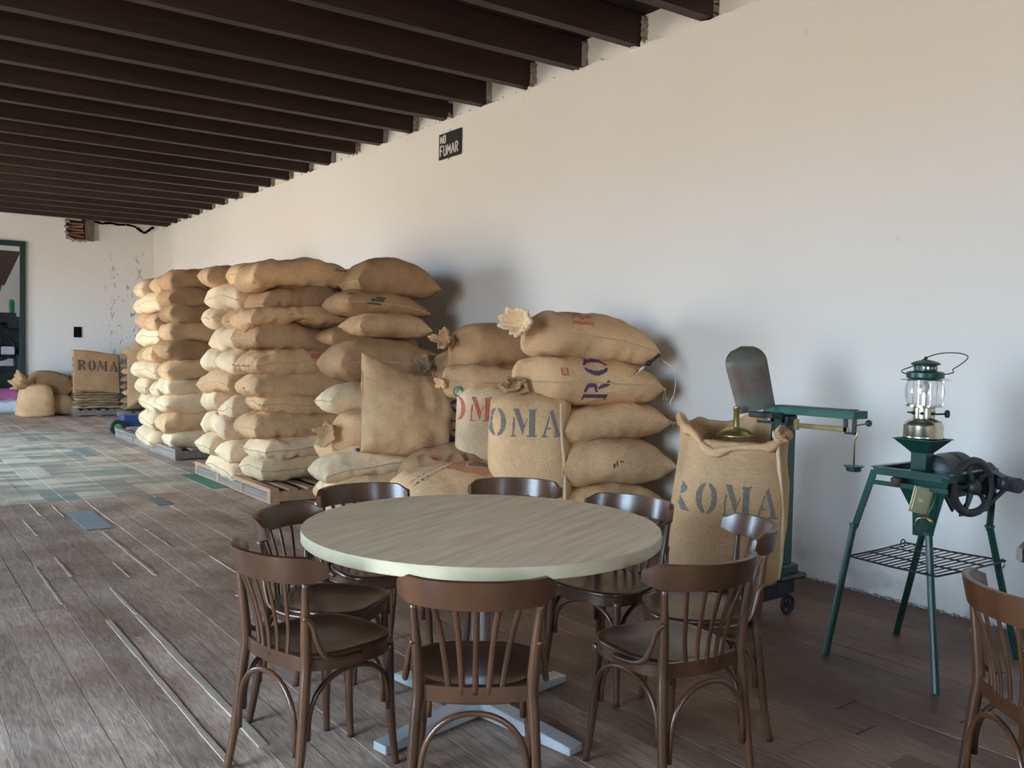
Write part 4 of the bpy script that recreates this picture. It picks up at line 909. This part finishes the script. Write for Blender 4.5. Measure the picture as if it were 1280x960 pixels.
# metal scoop standing on end
so_ = empty('metal_scoop', (3.98, 3.05, 1.155), 0, 'tall dull metal scoop with rounded end propped on the scale', 'scoop')
mb = MB(); n1_, n2_ = 14, 22
for sgn in (0, 1):
    for i in range(n2_ + 1):
        t = i / n2_; hw = .105 + .015 * t
        if t > .70: hw *= max(0, 1 - ((t - .70) / .30) ** 2.2) ** .5
        for j in range(n1_ + 1):
            a = (j / n1_ - .5) * 2.0
            mb.v.append((hw * sin(a) / sin(1.0), (.055 * cos(a) if hw > .01 else .03) - .03 - sgn * .004 + .03 * smooth_step(.75, 1, t) * -1, .37 * t))
Ncol = n1_ + 1; Bo = (n2_ + 1) * Ncol
for i in range(n2_):
    for j in range(n1_):
        mb.f.append((i*Ncol+j, i*Ncol+j+1, (i+1)*Ncol+j+1, (i+1)*Ncol+j)); mb.f.append((Bo+i*Ncol+j, Bo+(i+1)*Ncol+j, Bo+(i+1)*Ncol+j+1, Bo+i*Ncol+j+1))
SCO = mat('dull_scoop_metal', (.13, .135, .11), .5, .3, col2=(.13, .075, .06), scale=5, contrast=.10, bump=.2)
o = mb.build('scoop_blade', SCO, so_, smooth=True); o.matrix_local = M.Rotation(rad(-40), 4, 'Z') @ M.Rotation(rad(-14), 4, 'Y') @ M.Rotation(rad(180), 4, 'Z')
# big sack on the scale
bs, rr = upright('big upright open sack with grey lettering standing on the platform scale', None, (3.78, 3.10, .222), .78, .62, .46, rad(-38), BUR, (.06, .05), 61, top='open', taper=.10)
word_on(bs, 'ROMA', .165, (-.045, 0, .47), (1, 0, -.06), (.06, 0, 1), (0, 1, 0), 'grey', cell=.005, fade=.22)
MB().tube([V((.268 + .018 * sin(t * 4) - .01 * t, -.150, .04 + .72 * t)) for t in [i / 20 for i in range(21)]], .011, 6).build('seam', BUR2, bs, smooth=True)
ruffle(bs, (.235, -.12, .80), (.7, -.5, .5), .03, .06, .06, 5, BUR, 4, name='knotted_ear')
mb = MB(); n = 60      # rolled hem of the open mouth
mb.tube([V((math.copysign(abs(cos(a))**.67, cos(a)) * .285 + .05, math.copysign(abs(sin(a))**.67, sin(a)) * .215 + .05, .822 + .020 * sin(3*a+61) + .016 * sin(7*a) + .055 * sin(a) + .03 * cos(2 * a))) for a in [2*pi*k/n for k in range(n)]], [.023 + .007 * sin(k * .8) + .004 * sin(k * 2.1) for k in range(n)], 8, closed=True)
mb.build('rolled_hem', BUR, bs, smooth=True)
fn = empty('brass_tamper', (3.83, 3.07, 1.025), 0, 'brass domed lid with rod handle set in the mouth of the big sack', 'lid')
MB().lathe([(.005, .045), (.03, .042), (.07, .025), (.105, .0), (.107, -.012), (.10, -.012), (.0, .02)], 28, close=False).build('dome', BRASS, fn, smooth=True)
mb = MB().lathe([(.016, .03), (.016, .135), (.020, .14), (.020, .152), (.010, .156)], 14); mb.build('handle', BRASS, fn, smooth=True, auto=40)

# ================================================================ MILL STAND
ml = empty('coffee_mill', (0, 0, 0), 0, 'green hand coffee mill on four splayed legs with hopper and flywheel', 'mill')
tops = {(0, 0): (3.795, 1.89), (0, 1): (3.80, 2.23), (1, 0): (4.28, 1.90), (1, 1): (4.28, 2.20)}
feet = {(0, 0): (3.731, 1.875), (0, 1): (3.747, 2.42), (1, 0): (4.50, 1.86), (1, 1): (4.358, 2.40)}
feet[(0, 0)] = (3.72, 1.86)
ZT = .93; joints = {(0, 0): (3.86, 1.99, .645), (0, 1): (3.80, 2.325, .636), (1, 0): (4.25, 1.90, .655), (1, 1): (4.20, 2.18, .645)}
for key in tops:
    tx, ty = tops[key]; fx, fy = feet[key]
    j = V(joints[key])
    lg = MB()
    dx = .018 * (1 if key[0] == 0 else -1)
    # angle iron upper part
    lg.bar((tx, ty, ZT), j, .030, .005, up=(1, 0, 0)); lg.bar((tx + dx, ty, ZT), j + V((dx, 0, 0)), .005, .030, up=(1, 0, 0))
    lg.tube([j + V((0, 0, .02)), V((fx, fy, .0))], .0165, 10)
    lg.lathe([(.022, -.006), (.022, .006)], 10, M.Translation(j + V((0, 0, .018))))
    lg.build('leg', GREEN, ml, smooth=True, auto=35)
mb = MB()
A, B, C_, D_ = (3.80, 1.88, ZT), (4.28, 1.90, ZT), (4.28, 2.23, ZT), (3.80, 2.23, ZT)
for p, q in ((A, B), (B, C_), (C_, D_), (D_, A)):
    mb.bar(p, q, .008, .034); mb.bar((p[0], p[1], ZT + .017), (q[0], q[1], ZT + .017), .034, .005)
mb.bar((3.80, 2.06, ZT + .01), (4.28, 2.08, ZT + .01), .05, .006); mb.bar((3.80, 2.0, ZT - .06), (3.80, 2.23, ZT - .06), .02, .006); mb.bar((3.80, 1.88, ZT - .055), (3.80, 2.23, ZT - .055), .006, .022)
mb.build('top_frame', GREEN, ml)
# hopper
mb = MB()
def frus(c, h0, h1, z0, z1):
    return [(c[0]+sx_*h0, c[1]+sy_*h0, z0) for sx_, sy_ in ((-1,-1),(1,-1),(1,1),(-1,1))] + [(c[0]+sx_*h1, c[1]+sy_*h1, z1) for sx_, sy_ in ((-1,-1),(1,-1),(1,1),(-1,1))]
HCX, HCY = 3.96, 2.085
q4f = [(0,1,5,4),(1,2,6,5),(2,3,7,6),(3,0,4,7)]
mb.add(frus((HCX, HCY), .036, .036, .93, 1.02), q4f); mb.add(frus((HCX, HCY), .036, .094, 1.02, 1.085), q4f); mb.add(frus((HCX, HCY), .096, .096, 1.083, 1.087), q4f)
o = mb.build('hopper', GREEN, ml); s_ = o.modifiers.new('t', 'SOLIDIFY'); s_.thickness = .003
# chute under the top
mb = MB(); mb.add(frus((HCX-.0, HCY), .025, .09, .74, .91), q4f + [(3,2,1,0)]); mb.add(frus((HCX, HCY), .022, .025, .63, .74), q4f); mb.build('chute', GREEN, ml)
# discharge leg-like chute sweeping down between the near legs
mb = MB(); mb.add([(3.80, 1.90, .915), (3.83, 2.06, .915), (3.865, 1.985, .66), (3.85, 1.975, .66), (3.83, 1.90, .915), (3.86, 2.06, .915), (3.885, 1.985, .66), (3.875, 1.975, .66)], [(0,1,2,3),(4,7,6,5),(0,4,5,1),(1,5,6,2),(2,6,7,3),(3,7,4,0)]); mb.build('gusset', GREEN, ml)
# grinder body and motor
mb = MB(); mm = M.Translation((4.13, 2.05, .925)) @ M.Rotation(rad(90), 4, 'Y'); mb.lathe([(.05, -.14), (.085, -.12), (.09, -.02), (.075, .0), (.09, .03), (.09, .10), (.06, .13)], 22, mm); mb.box((4.12, 2.05, .86), (.16, .12, .10)); mb.build('grinder_body', IRONG, ml, smooth=True, auto=35)
mb = MB(); mm = M.Translation((4.22, 1.98, .90)) @ M.Rotation(rad(90), 4, 'X'); mb.lathe([(.04, -.13), (.075, -.11), (.08, .08), (.055, .11), (.03, .13)], 20, mm); mb.build('gear_case', IRON, ml, smooth=True, auto=35)
# flywheel: plane facing -y-ish, 0.26 across
fw = M.Translation((3.99, 1.865, .885)) @ M.Rotation(rad(-15), 4, 'Z') @ M.Rotation(rad(90), 4, 'X')
mb = MB().tube([fw @ V((.118 * cos(a), .118 * sin(a), 0)) for a in [k * pi / 24 for k in range(48)]], .015, 10, ry=.02, closed=True)
for k in range(5):
    a = k * 1.2566 + .5; mb.tube([fw @ V((.02 * cos(a), .02 * sin(a), 0)), fw @ V((.075 * cos(a + .12), .075 * sin(a + .12), 0)), fw @ V((.112 * cos(a), .112 * sin(a), 0))], [.017, .012, .015], 8, ry=.009)
mb.lathe([(.012, -.05), (.032, -.03), (.034, .02), (.018, .035)], 16, fw); fwo = mb.build('flywheel', IRON, ml, smooth=True, auto=50)
MB().tube([fw @ V((0, 0, -.10)), fw @ V((0, 0, .02))], .011, 10).build('axle', IRON, fwo, smooth=True)
mb = MB(); mm = M.Translation((4.14, 1.77, .90)) @ M.Rotation(rad(-25), 4, 'Z') @ M.Rotation(rad(90), 4, 'X'); mb.lathe([(.01, -.06), (.035, -.055), (.035, -.01), (.026, 0), (.035, .01), (.035, .05), (.01, .055)], 20, mm); mb.build('pulley', IRON, ml, smooth=True, auto=40)
mb = MB().bar((4.20, 1.90, .93), (4.14, 1.78, .90), .05, .05); mb.bar((4.16, 1.80, .87), (4.04, 1.86, .76), .018, .018); mb.bar((3.99, 2.0, .86), (4.10, 2.0, .75), .012, .03); mb.bar((4.28, 1.9, .76), (3.95, 1.9, .76), .006, .025); mb.build('bracket', IRONG, ml, bevel=.003)
mb = MB(); mb.lathe([(.008, -.02), (.022, -.01), (.024, .02), (.01, .03)], 12, M.Translation((3.80, 2.12, .885))); mb.build('drip_boss', mat('rusty', (.07, .03, .025), .7), ml, smooth=True)
# brass plate hanging on the near side
bp_ = M.Translation((3.775, 1.985, .825)) @ M.Rotation(rad(-40), 4, 'Z') @ M.Rotation(rad(12), 4, 'Y')
PLT = mat('tarnished_plate', (.50, .46, .28), .35, .8, col2=(.42, .38, .22), scale=10)
mb = MB().box((0, 0, 0), (.088, .006, .118), bp_); mb.box((0, -.004, .0), (.070, .003, .10), bp_); plate = mb.build('brass_plate', PLT, ml, bevel=.001)
MB().box((-.005, -.0062, .0), (.02, .0012, .014), bp_).build('plate_emblem', mat('pale_emblem', (.6, .58, .45), .4, .6), plate)
mb = MB().tube([(3.80, 1.93, .87), (3.785, 1.94, .80), (3.775, 1.955, .755)], .004, 6); mb.build('tie_cord', GREENL, ml, smooth=True)
mb = MB().tube([(3.775, 1.955, .755), (3.76, 1.99, .745), (3.76, 2.0, .71)], .006, 6); mb.tube([(3.775, 1.955, .755), (3.77, 1.93, .735)], .008, 6); mb.build('wing_nut', BRASS, ml, smooth=True)
# wire shelf
mb = MB(); z = .50
sh = [V((3.79, 2.34, z)), V((4.33, 2.35, z)), V((4.36, 1.87, z)), V((3.77, 1.90, z))]
for p, q in zip(sh, sh[1:] + sh[:1]): mb.tube([p, p.lerp(q, .5) + V((0, 0, -.004)), q], .005, 6)
for k in range(1, 14):
    t = k / 14; mb.tube([sh[0].lerp(sh[3], t), sh[1].lerp(sh[2], t)], .003, 5)
for t in (.35, .7): mb.tube([sh[0].lerp(sh[1], t) - V((0, 0, .004)), sh[3].lerp(sh[2], t) - V((0, 0, .004))], .004, 5)
for c in (sh[1] + V((-.03, 0, 0)), sh[2] + V((-.03, .0, -.01))): mb.tube([c + V((.022 * cos(a), .0, .022 * sin(a))) for a in [k * .6 for k in range(11)]], .003, 5)
mb.build('wire_shelf', IRON, ml, smooth=True)

# ================================================================ LANTERN
ln = empty('pressure_lantern', (HCX, HCY, 1.085), 0, 'pressure lantern with brass tank, glass globe and green hood on the mill hopper', 'lantern')
tank = MB().lathe([(.078, .0), (.082, .004), (.082, .012), (.080, .015), (.080, .058), (.072, .076), (.055, .086), (.030, .090)], 36).build('fuel_tank', NICKEL, ln, smooth=True, auto=50)
burn = MB().lathe([(.046, .086), (.044, .092), (.044, .135), (.050, .140)], 28).build('burner_frame', NICKEL, ln, smooth=True, auto=50)
mb = MB()
for k in range(6): a = k * pi / 3 + .3; mb.lathe([(.008, 0), (.008, .003)], 8, M.Translation((.0435 * cos(a), .0435 * sin(a), .112)) @ M.Rotation(a, 4, 'Z') @ M.Rotation(rad(90), 4, 'Y'))
mb.build('air_holes', DARK, burn)
mb = MB().tube([(.04, -.03, .108), (.075, -.06, .110)], .004, 6); mb.lathe([(.006, -.006), (.017, -.005), (.017, .005), (.006, .006)], 14, M.Translation((.078, -.062, .110)) @ M.Rotation(rad(-38), 4, 'Z') @ M.Rotation(rad(90), 4, 'Y')); mb.tube([(-.03, .03, .112), (-.055, .045, .115)], [.006, .003], 6); mb.build('valve_knob', IRON, ln, smooth=True)
MB().lathe([(.018, -.004), (.020, 0), (.018, .010), (.004, .012)], 16, M.Translation((-.018, -.05, .078)) @ M.Rotation(rad(25), 4, 'X')).build('filler_cap', mat('dark_brass', (.12, .10, .07), .4, .8), tank, smooth=True)
GL = mat('lantern_glass', (.97, .97, .97), .03, trans=1, ior=1.45)
o = MB().lathe([(.066, .145), (.070, .152), (.078, .185), (.080, .205), (.077, .228), (.070, .250), (.068, .256)], 40, close=False).build('glass_globe', GL, ln, smooth=True); s_ = o.modifiers.new('t', 'SOLIDIFY'); s_.thickness = .0018; s_.offset = -1
MB().lathe([(.060, .138), (.074, .140), (.074, .148), (.06, .150)], 32).build('globe_seat', NICKEL, ln, smooth=True, auto=40)
mb = MB()
for k in range(6): a = k * pi / 3 + .15; mb.bar((.072 * cos(a), .072 * sin(a), .148), (.072 * cos(a), .072 * sin(a), .258), .003, .003, up=(cos(a), sin(a), 0))
mb.lathe([(.012, .15), (.012, .20), (.016, .205)], 12); mb.lathe([(.010, .262), (.010, .25)], 12); mb.build('cage_wires', CHROME, ln)
MB().lathe([(.006, .198), (.018, .205), (.021, .222), (.014, .240), (.009, .248)], 16).build('mantle', mat('mantle_white', (.85, .85, .8), .9), ln, smooth=True)
mb = MB().lathe([(.100, .255), (.101, .258), (.075, .268), (.072, .262)], 36); mb.build('rim_disc', CHROME, ln, smooth=True, auto=40)
mb = MB().lathe([(.070, .262), (.076, .266), (.076, .286), (.070, .292), (.046, .296), (.045, .318), (.057, .322), (.060, .328), (.045, .336), (.018, .343), (.006, .345)], 36)
mb.lathe([(.004, .344), (.008, .350), (.004, .358)], 10); hood = mb.build('hood', GREEN, ln, smooth=True, auto=40)
mb = MB()
for k in range(18): a = k * pi / 9; mb.lathe([(.0045, 0), (.0045, .002)], 8, M.Translation((.0455 * cos(a), .0455 * sin(a), .308)) @ M.Rotation(a, 4, 'Z') @ M.Rotation(rad(90), 4, 'Y'))
mb.build('hood_vents', CHROME, hood)
ln.scale = (1.08, 1.08, 1.08); wv = V((.80, -.60, 0))
pts = [-.076 * wv + V((0, 0, .280)), -.098 * wv + V((0, 0, .286)), -.100 * wv + V((0, 0, .297)), -.05 * wv + V((0, 0, .318)), -.0 * wv + V((0, 0, .352)), .06 * wv + V((0, 0, .372)), .13 * wv + V((0, 0, .376)), .175 * wv + V((0, 0, .366)), .178 * wv + V((0, 0, .350)), .145 * wv + V((0, 0, .322)), .118 * wv + V((0, 0, .304)), .120 * wv + V((0, 0, .290)), .076 * wv + V((0, 0, .280))]
def cat(pts, n=6):
    out = []; P_ = [pts[0]] + pts + [pts[-1]]
    for i in range(1, len(P_) - 2):
        for k in range(n):
            t = k / n; a, b, c, d = P_[i-1], P_[i], P_[i+1], P_[i+2]
            out.append(.5 * ((2*b) + (c-a)*t + (2*a-5*b+4*c-d)*t*t + (3*b-a-3*c+d)*t**3))
    return out + [pts[-1]]
MB().tube(cat(pts), .0024, 6).build('bail_handle', IRON, ln, smooth=True)

# ================================================================ TABLE
tb = empty('round_table', (1.943, 2.792, 0), 0, 'round pale wood-grain table on a chrome pedestal among dark chairs', 'table')
def tabletop():
    m = mat('pale_laminate', (.64, .47, .31), .38, col2=(.82, .66, .46), scale=2.6, detail=6, stretch=(1, 10, 1), contrast=.17)
    mp_ = [n for n in m.node_tree.nodes if n.type == 'MAPPING'][0]; mp_.vector_type = 'TEXTURE'; mp_.inputs['Scale'].default_value = (1, .09, 1); mp_.inputs['Rotation'].default_value = (0, 0, rad(24))
    return m
RT = .702
MB().lathe([(.05, .7685), (RT - .004, .7685), (RT - .001, .7700), (.0, .7702)], 96).build('tabletop', tabletop(), tb, smooth=True, auto=30)
MB().lathe([(RT - .05, .724), (RT - .003, .724), (RT, .727), (RT, .766), (RT - .003, .769), (RT - .05, .7685)], 96, close=False).build('edge_band', mat('cream_edge', (.68, .60, .42), .45, col2=(.60, .52, .34), scale=12), tb, smooth=True, auto=40)
MB().lathe([(.02, .7245), (RT - .03, .7245), (RT - .03, .7265), (.02, .7265)], 64).build('underside', mat('chipboard', (.25, .19, .13), .8), tb)
MB().lathe([(.17, .69), (.17, .724)], 32).build('mounting_plate', IRON, tb)
MB().lathe([(.040, .055), (.040, .71), (.044, .713)], 28).build('column', CHROME, tb, smooth=True, auto=40)
for k in range(4):
    a = rad(10 + 90 * k); c, s_ = cos(a), sin(a)
    mb = MB(); ux, uy = -s_, c; hw = .036
    v = []
    for r, z0, z1 in ((0.0, .012, .085), (.50, .010, .040)):
        for w, zz in ((-hw, z0), (hw, z0), (hw, z1), (-hw, z1)): v.append((c * r + ux * w, s_ * r + uy * w, zz))
    mb.add(v, [(0,1,2,3), (7,6,5,4), (0,4,5,1), (1,5,6,2), (2,6,7,3), (3,7,4,0)]); fa = mb.build('foot_arm', STEELP, tb, bevel=.003)
    MB().lathe([(.018, .0), (.018, .011)], 12, M.Translation((c * .47, s_ * .47, 0))).build('foot_glide', IRON, fa)

# ================================================================ CHAIRS
def make_chair():
    r = empty('bentwood_chair'); SH = .455
    # seat: rounded trapezoid, wider at front (+x), slightly dished
    def outline(sc_, n=64):
        out = []
        for k in range(n):
            a = 2 * pi * k / n; c, s_ = cos(a), sin(a); e = 2 / 2.9
            x = math.copysign(abs(c) ** e, c) * .205; y = math.copysign(abs(s_) ** e, s_) * (.205 + .018 * (c))
            out.append((x * sc_, y * sc_))
        return out
    mb = MB(); n = 64
    prof = [(.0, -.010), (.35, -.009), (.7, -.004), (.88, .004), (.955, .008), (1.0, .004), (1.01, -.004), (1.0, -.012), (.93, -.014), (0.0, -.020)]
    for sc_, dz in prof: mb.v += [(x, y, SH + dz) for x, y in outline(max(sc_, .001))]
    for i in range(len(prof) - 1):
        for k in range(n): mb.f.append((i*n+k, i*n+(k+1) % n, (i+1)*n+(k+1) % n, (i+1)*n+k))
    mb.build('seat', SEATM, r, smooth=True, auto=60)
    mb = MB()
    for sc_, z in ((.985, SH - .012), (.985, SH - .050), (.87, SH - .050), (.87, SH - .012)): mb.v += [(x, y, z) for x, y in outline(sc_)]
    for i in range(4):
        for k in range(n): mb.f.append((i*n+k, i*n+(k+1) % n, ((i+1) % 4)*n+(k+1) % n, ((i+1) % 4)*n+k))
    mb.build('seat_frame', CHAIR, r, smooth=True, auto=40)
    for s_ in (-1, 1):
        # back post continuing into the rear leg
        pts = cat([V((-.250, s_ * .190, 0)), V((-.222, s_ * .186, .15)), V((-.200, s_ * .176, .36)), V((-.192, s_ * .170, .455)), V((-.202, s_ * .178, .60)), V((-.212, s_ * .188, .712))], 5)
        rads = [.0135 + .0045 * smooth_step(0, .3, p.z) - .0065 * smooth_step(.5, .72, p.z) for p in pts]
        MB().tube(pts, rads, 10).build('rear_leg', CHAIR, r, smooth=True)
        pts = cat([V((.178, s_ * .196, 0)), V((.165, s_ * .186, .12)), V((.158, s_ * .176, .28)), V((.156, s_ * .172, .43))], 5)
        MB().tube(pts, [.0125 + .0055 * smooth_step(0, .3, p.z) for p in pts], 10).build('front_leg', CHAIR, r, smooth=True)
        for x_, y_ in ((-.250, .190), (.178, .196)): pass
        # curved hip brace from post to seat side
        pts = cat([V((-.215, s_ * .186, .600)), V((-.190, s_ * .196, .575)), V((-.175, s_ * .205, .52)), V((-.150, s_ * .213, .470)), V((-.09, s_ * .216, .446)), V((.00, s_ * .219, .440))], 5)
        MB().tube(pts, .0095, 8).build('hip_brace', CHAIR, r, smooth=True)
    def arch(p0, p1, top, z0, name):
        p0, p1 = V(p0), V(p1); N = 24; pts = []
        for k in range(N + 1):
            t = k / N; a = pi * (1 - t); cx_ = (1 + cos(a)) / 2
            q = p0.lerp(p1, cx_); q.z = z0 + (top - z0) * (sin(a) ** .62); pts.append(q)
        MB().tube(pts, .0095, 8).build(name, CHAIR, r, smooth=True)
    arch((-.222, -.160, 0), (-.222, .160, 0), .388, .150, 'rear_arch')
    arch((-.190, -.182, 0), (.150, -.182, 0), .395, .200, 'side_arch'); arch((-.190, .182, 0), (.150, .182, 0), .395, .200, 'side_arch')
    arch((.145, -.158, 0), (.145, .158, 0), .395, .220, 'front_arch')
    # curved top rail
    mb = MB(); N = 44; th = .020
    for k in range(N + 1):
        t = -1 + 2 * k / N; a = t * 1.0
        x = -.285 + .130 * (abs(t) ** 2.2); y = .232 * sin(a) / sin(1.0)
        nrm = V((1, -.0, 0)); dx = .130 * 2.2 * abs(t) ** 1.2 * (1 if t > 0 else -1); dy = .232 * cos(a) / sin(1.0)
        nn = V((dy, -dx, 0)).normalized() * th / 2
        zb_, zt_ = .706, .800 - .004 * t * t
        if abs(t) > .80:
            q = (abs(t) - .80) / .20; zt_ -= .022 * smooth_step(0, 1, q); zb_ += .020 * q
        lean = .012
        for (zz, sgn, off_) in ((zb_ + .004, -1, 0), (zb_ + .02, -1, .003), (zt_ - .02, -1, .003), (zt_ - .004, -1, 0), (zt_, 0, 0), (zt_ - .004, 1, 0), (zt_ - .02, 1, 0), (zb_ + .02, 1, 0), (zb_ + .004, 1, 0), (zb_, 0, 0)):
            s2 = -(zz - .75) * .22
            p = V((x + s2, y, zz)) + nn * (sgn * (1 + off_ * 30))
            mb.v.append(tuple(p))
    for k in range(N):
        for j in range(10): mb.f.append((k*10+j, k*10+(j+1) % 10, (k+1)*10+(j+1) % 10, (k+1)*10+j))
    mb.f += [tuple(range(10)), tuple(N*10 + j for j in range(10))[::-1]]
    mb.build('top_rail', CHAIR, r, smooth=True, auto=50)
    # back panel apron and five slats
    mb = MB(); N = 16
    for k in range(N + 1):
        t = -1 + 2 * k / N; x = -.207 + .020 * t * t; y = .155 * t
        for dx, z in ((-.008, .415), (-.008, .462), (.008, .462), (.008, .415)): mb.v.append((x + dx, y, z))
    for k in range(N):
        for j in range(4): mb.f.append((k*4+j, k*4+(j+1) % 4, (k+1)*4+(j+1) % 4, (k+1)*4+j))
    mb.f += [(0,1,2,3), (N*4+3, N*4+2, N*4+1, N*4)]; mb.build('back_apron', CHAIR, r, smooth=True, auto=40)
    for k in range(5):
        t = (k - 2) / 2
        b0 = V((-.212 + .012 * t * t, .078 * t, .440)); e0 = V((-.276 + .027 * t * t, .128 * t, .722))
        pts = cat([b0, b0.lerp(e0, .3) + V((.012, -.004 * t, 0)), b0.lerp(e0, .65) + V((.010, -.006 * t, 0)), e0], 4)
        MB().tube(pts, [.0095] * len(pts), 8, ry=.0050, up=(1, 0, 0)).build('slat', CHAIR, r, smooth=True)
    return r
ch0 = make_chair()
CH = [('brown bentwood chair at the left front of the table, back to the open floor', 1.255, 2.77, 13, 0),
      ('dark bentwood chair at the front centre, its back towards the viewer', 1.545, 2.24, 55, 0),
      ('dark bentwood chair at the right front of the round table', 2.215, 2.06, 84, 0),
      ('dark bentwood chair pulled out in front of the lettered sack on the scale', 2.635, 2.285, 144, 0),
      ('dark bentwood chair at the far right of the table below the wall pile', 2.59, 2.77, 192, 0),
      ('reddish-backed bentwood chair straight across the table in front of the upright sack', 2.51, 3.36, 228, 0),
      ('dark bentwood chair at the far left of the table in front of the whitish sacks', 1.87, 3.52, 268, 0),
      ('dark bentwood chair left of the table, behind the left front one', 1.47, 3.16, -50, 0),
      ('brown bentwood chair at the right edge of the picture with its back turned', 2.86, 1.02, -38, 0),
      ('dark bentwood chair cut off by the right edge beyond the brown one', 3.34, 1.12, 208, 0)]
for i, (lab, x, y, a, dz) in enumerate(CH):
    o = ch0 if i == 0 else copy_tree(ch0)
    o.location = (x, y, 0); o.rotation_euler = (0, 0, rad(a)); tag(o, lab, 'chair', 'bentwood chairs')

# daylight opening frames on the left wall
for i, (a, b, c, d) in enumerate(OPEN):
    w = empty('window_%d' % (i + 1), kind='structure')
    for p, q in (((LX - .1, a + .03, c), (LX - .1, a + .03, d)), ((LX - .1, b - .03, c), (LX - .1, b - .03, d)), ((LX - .1, a, d - .03), (LX - .1, b, d - .03)), ((LX - .1, a, c + .03), (LX - .1, b, c + .03)), ((LX - .1, (a+b)/2, c), (LX - .1, (a+b)/2, d))):
        MB().bar(p, q, .06, .06).build('window_frame', GREEN, w)
bpy.context.view_layer.update()
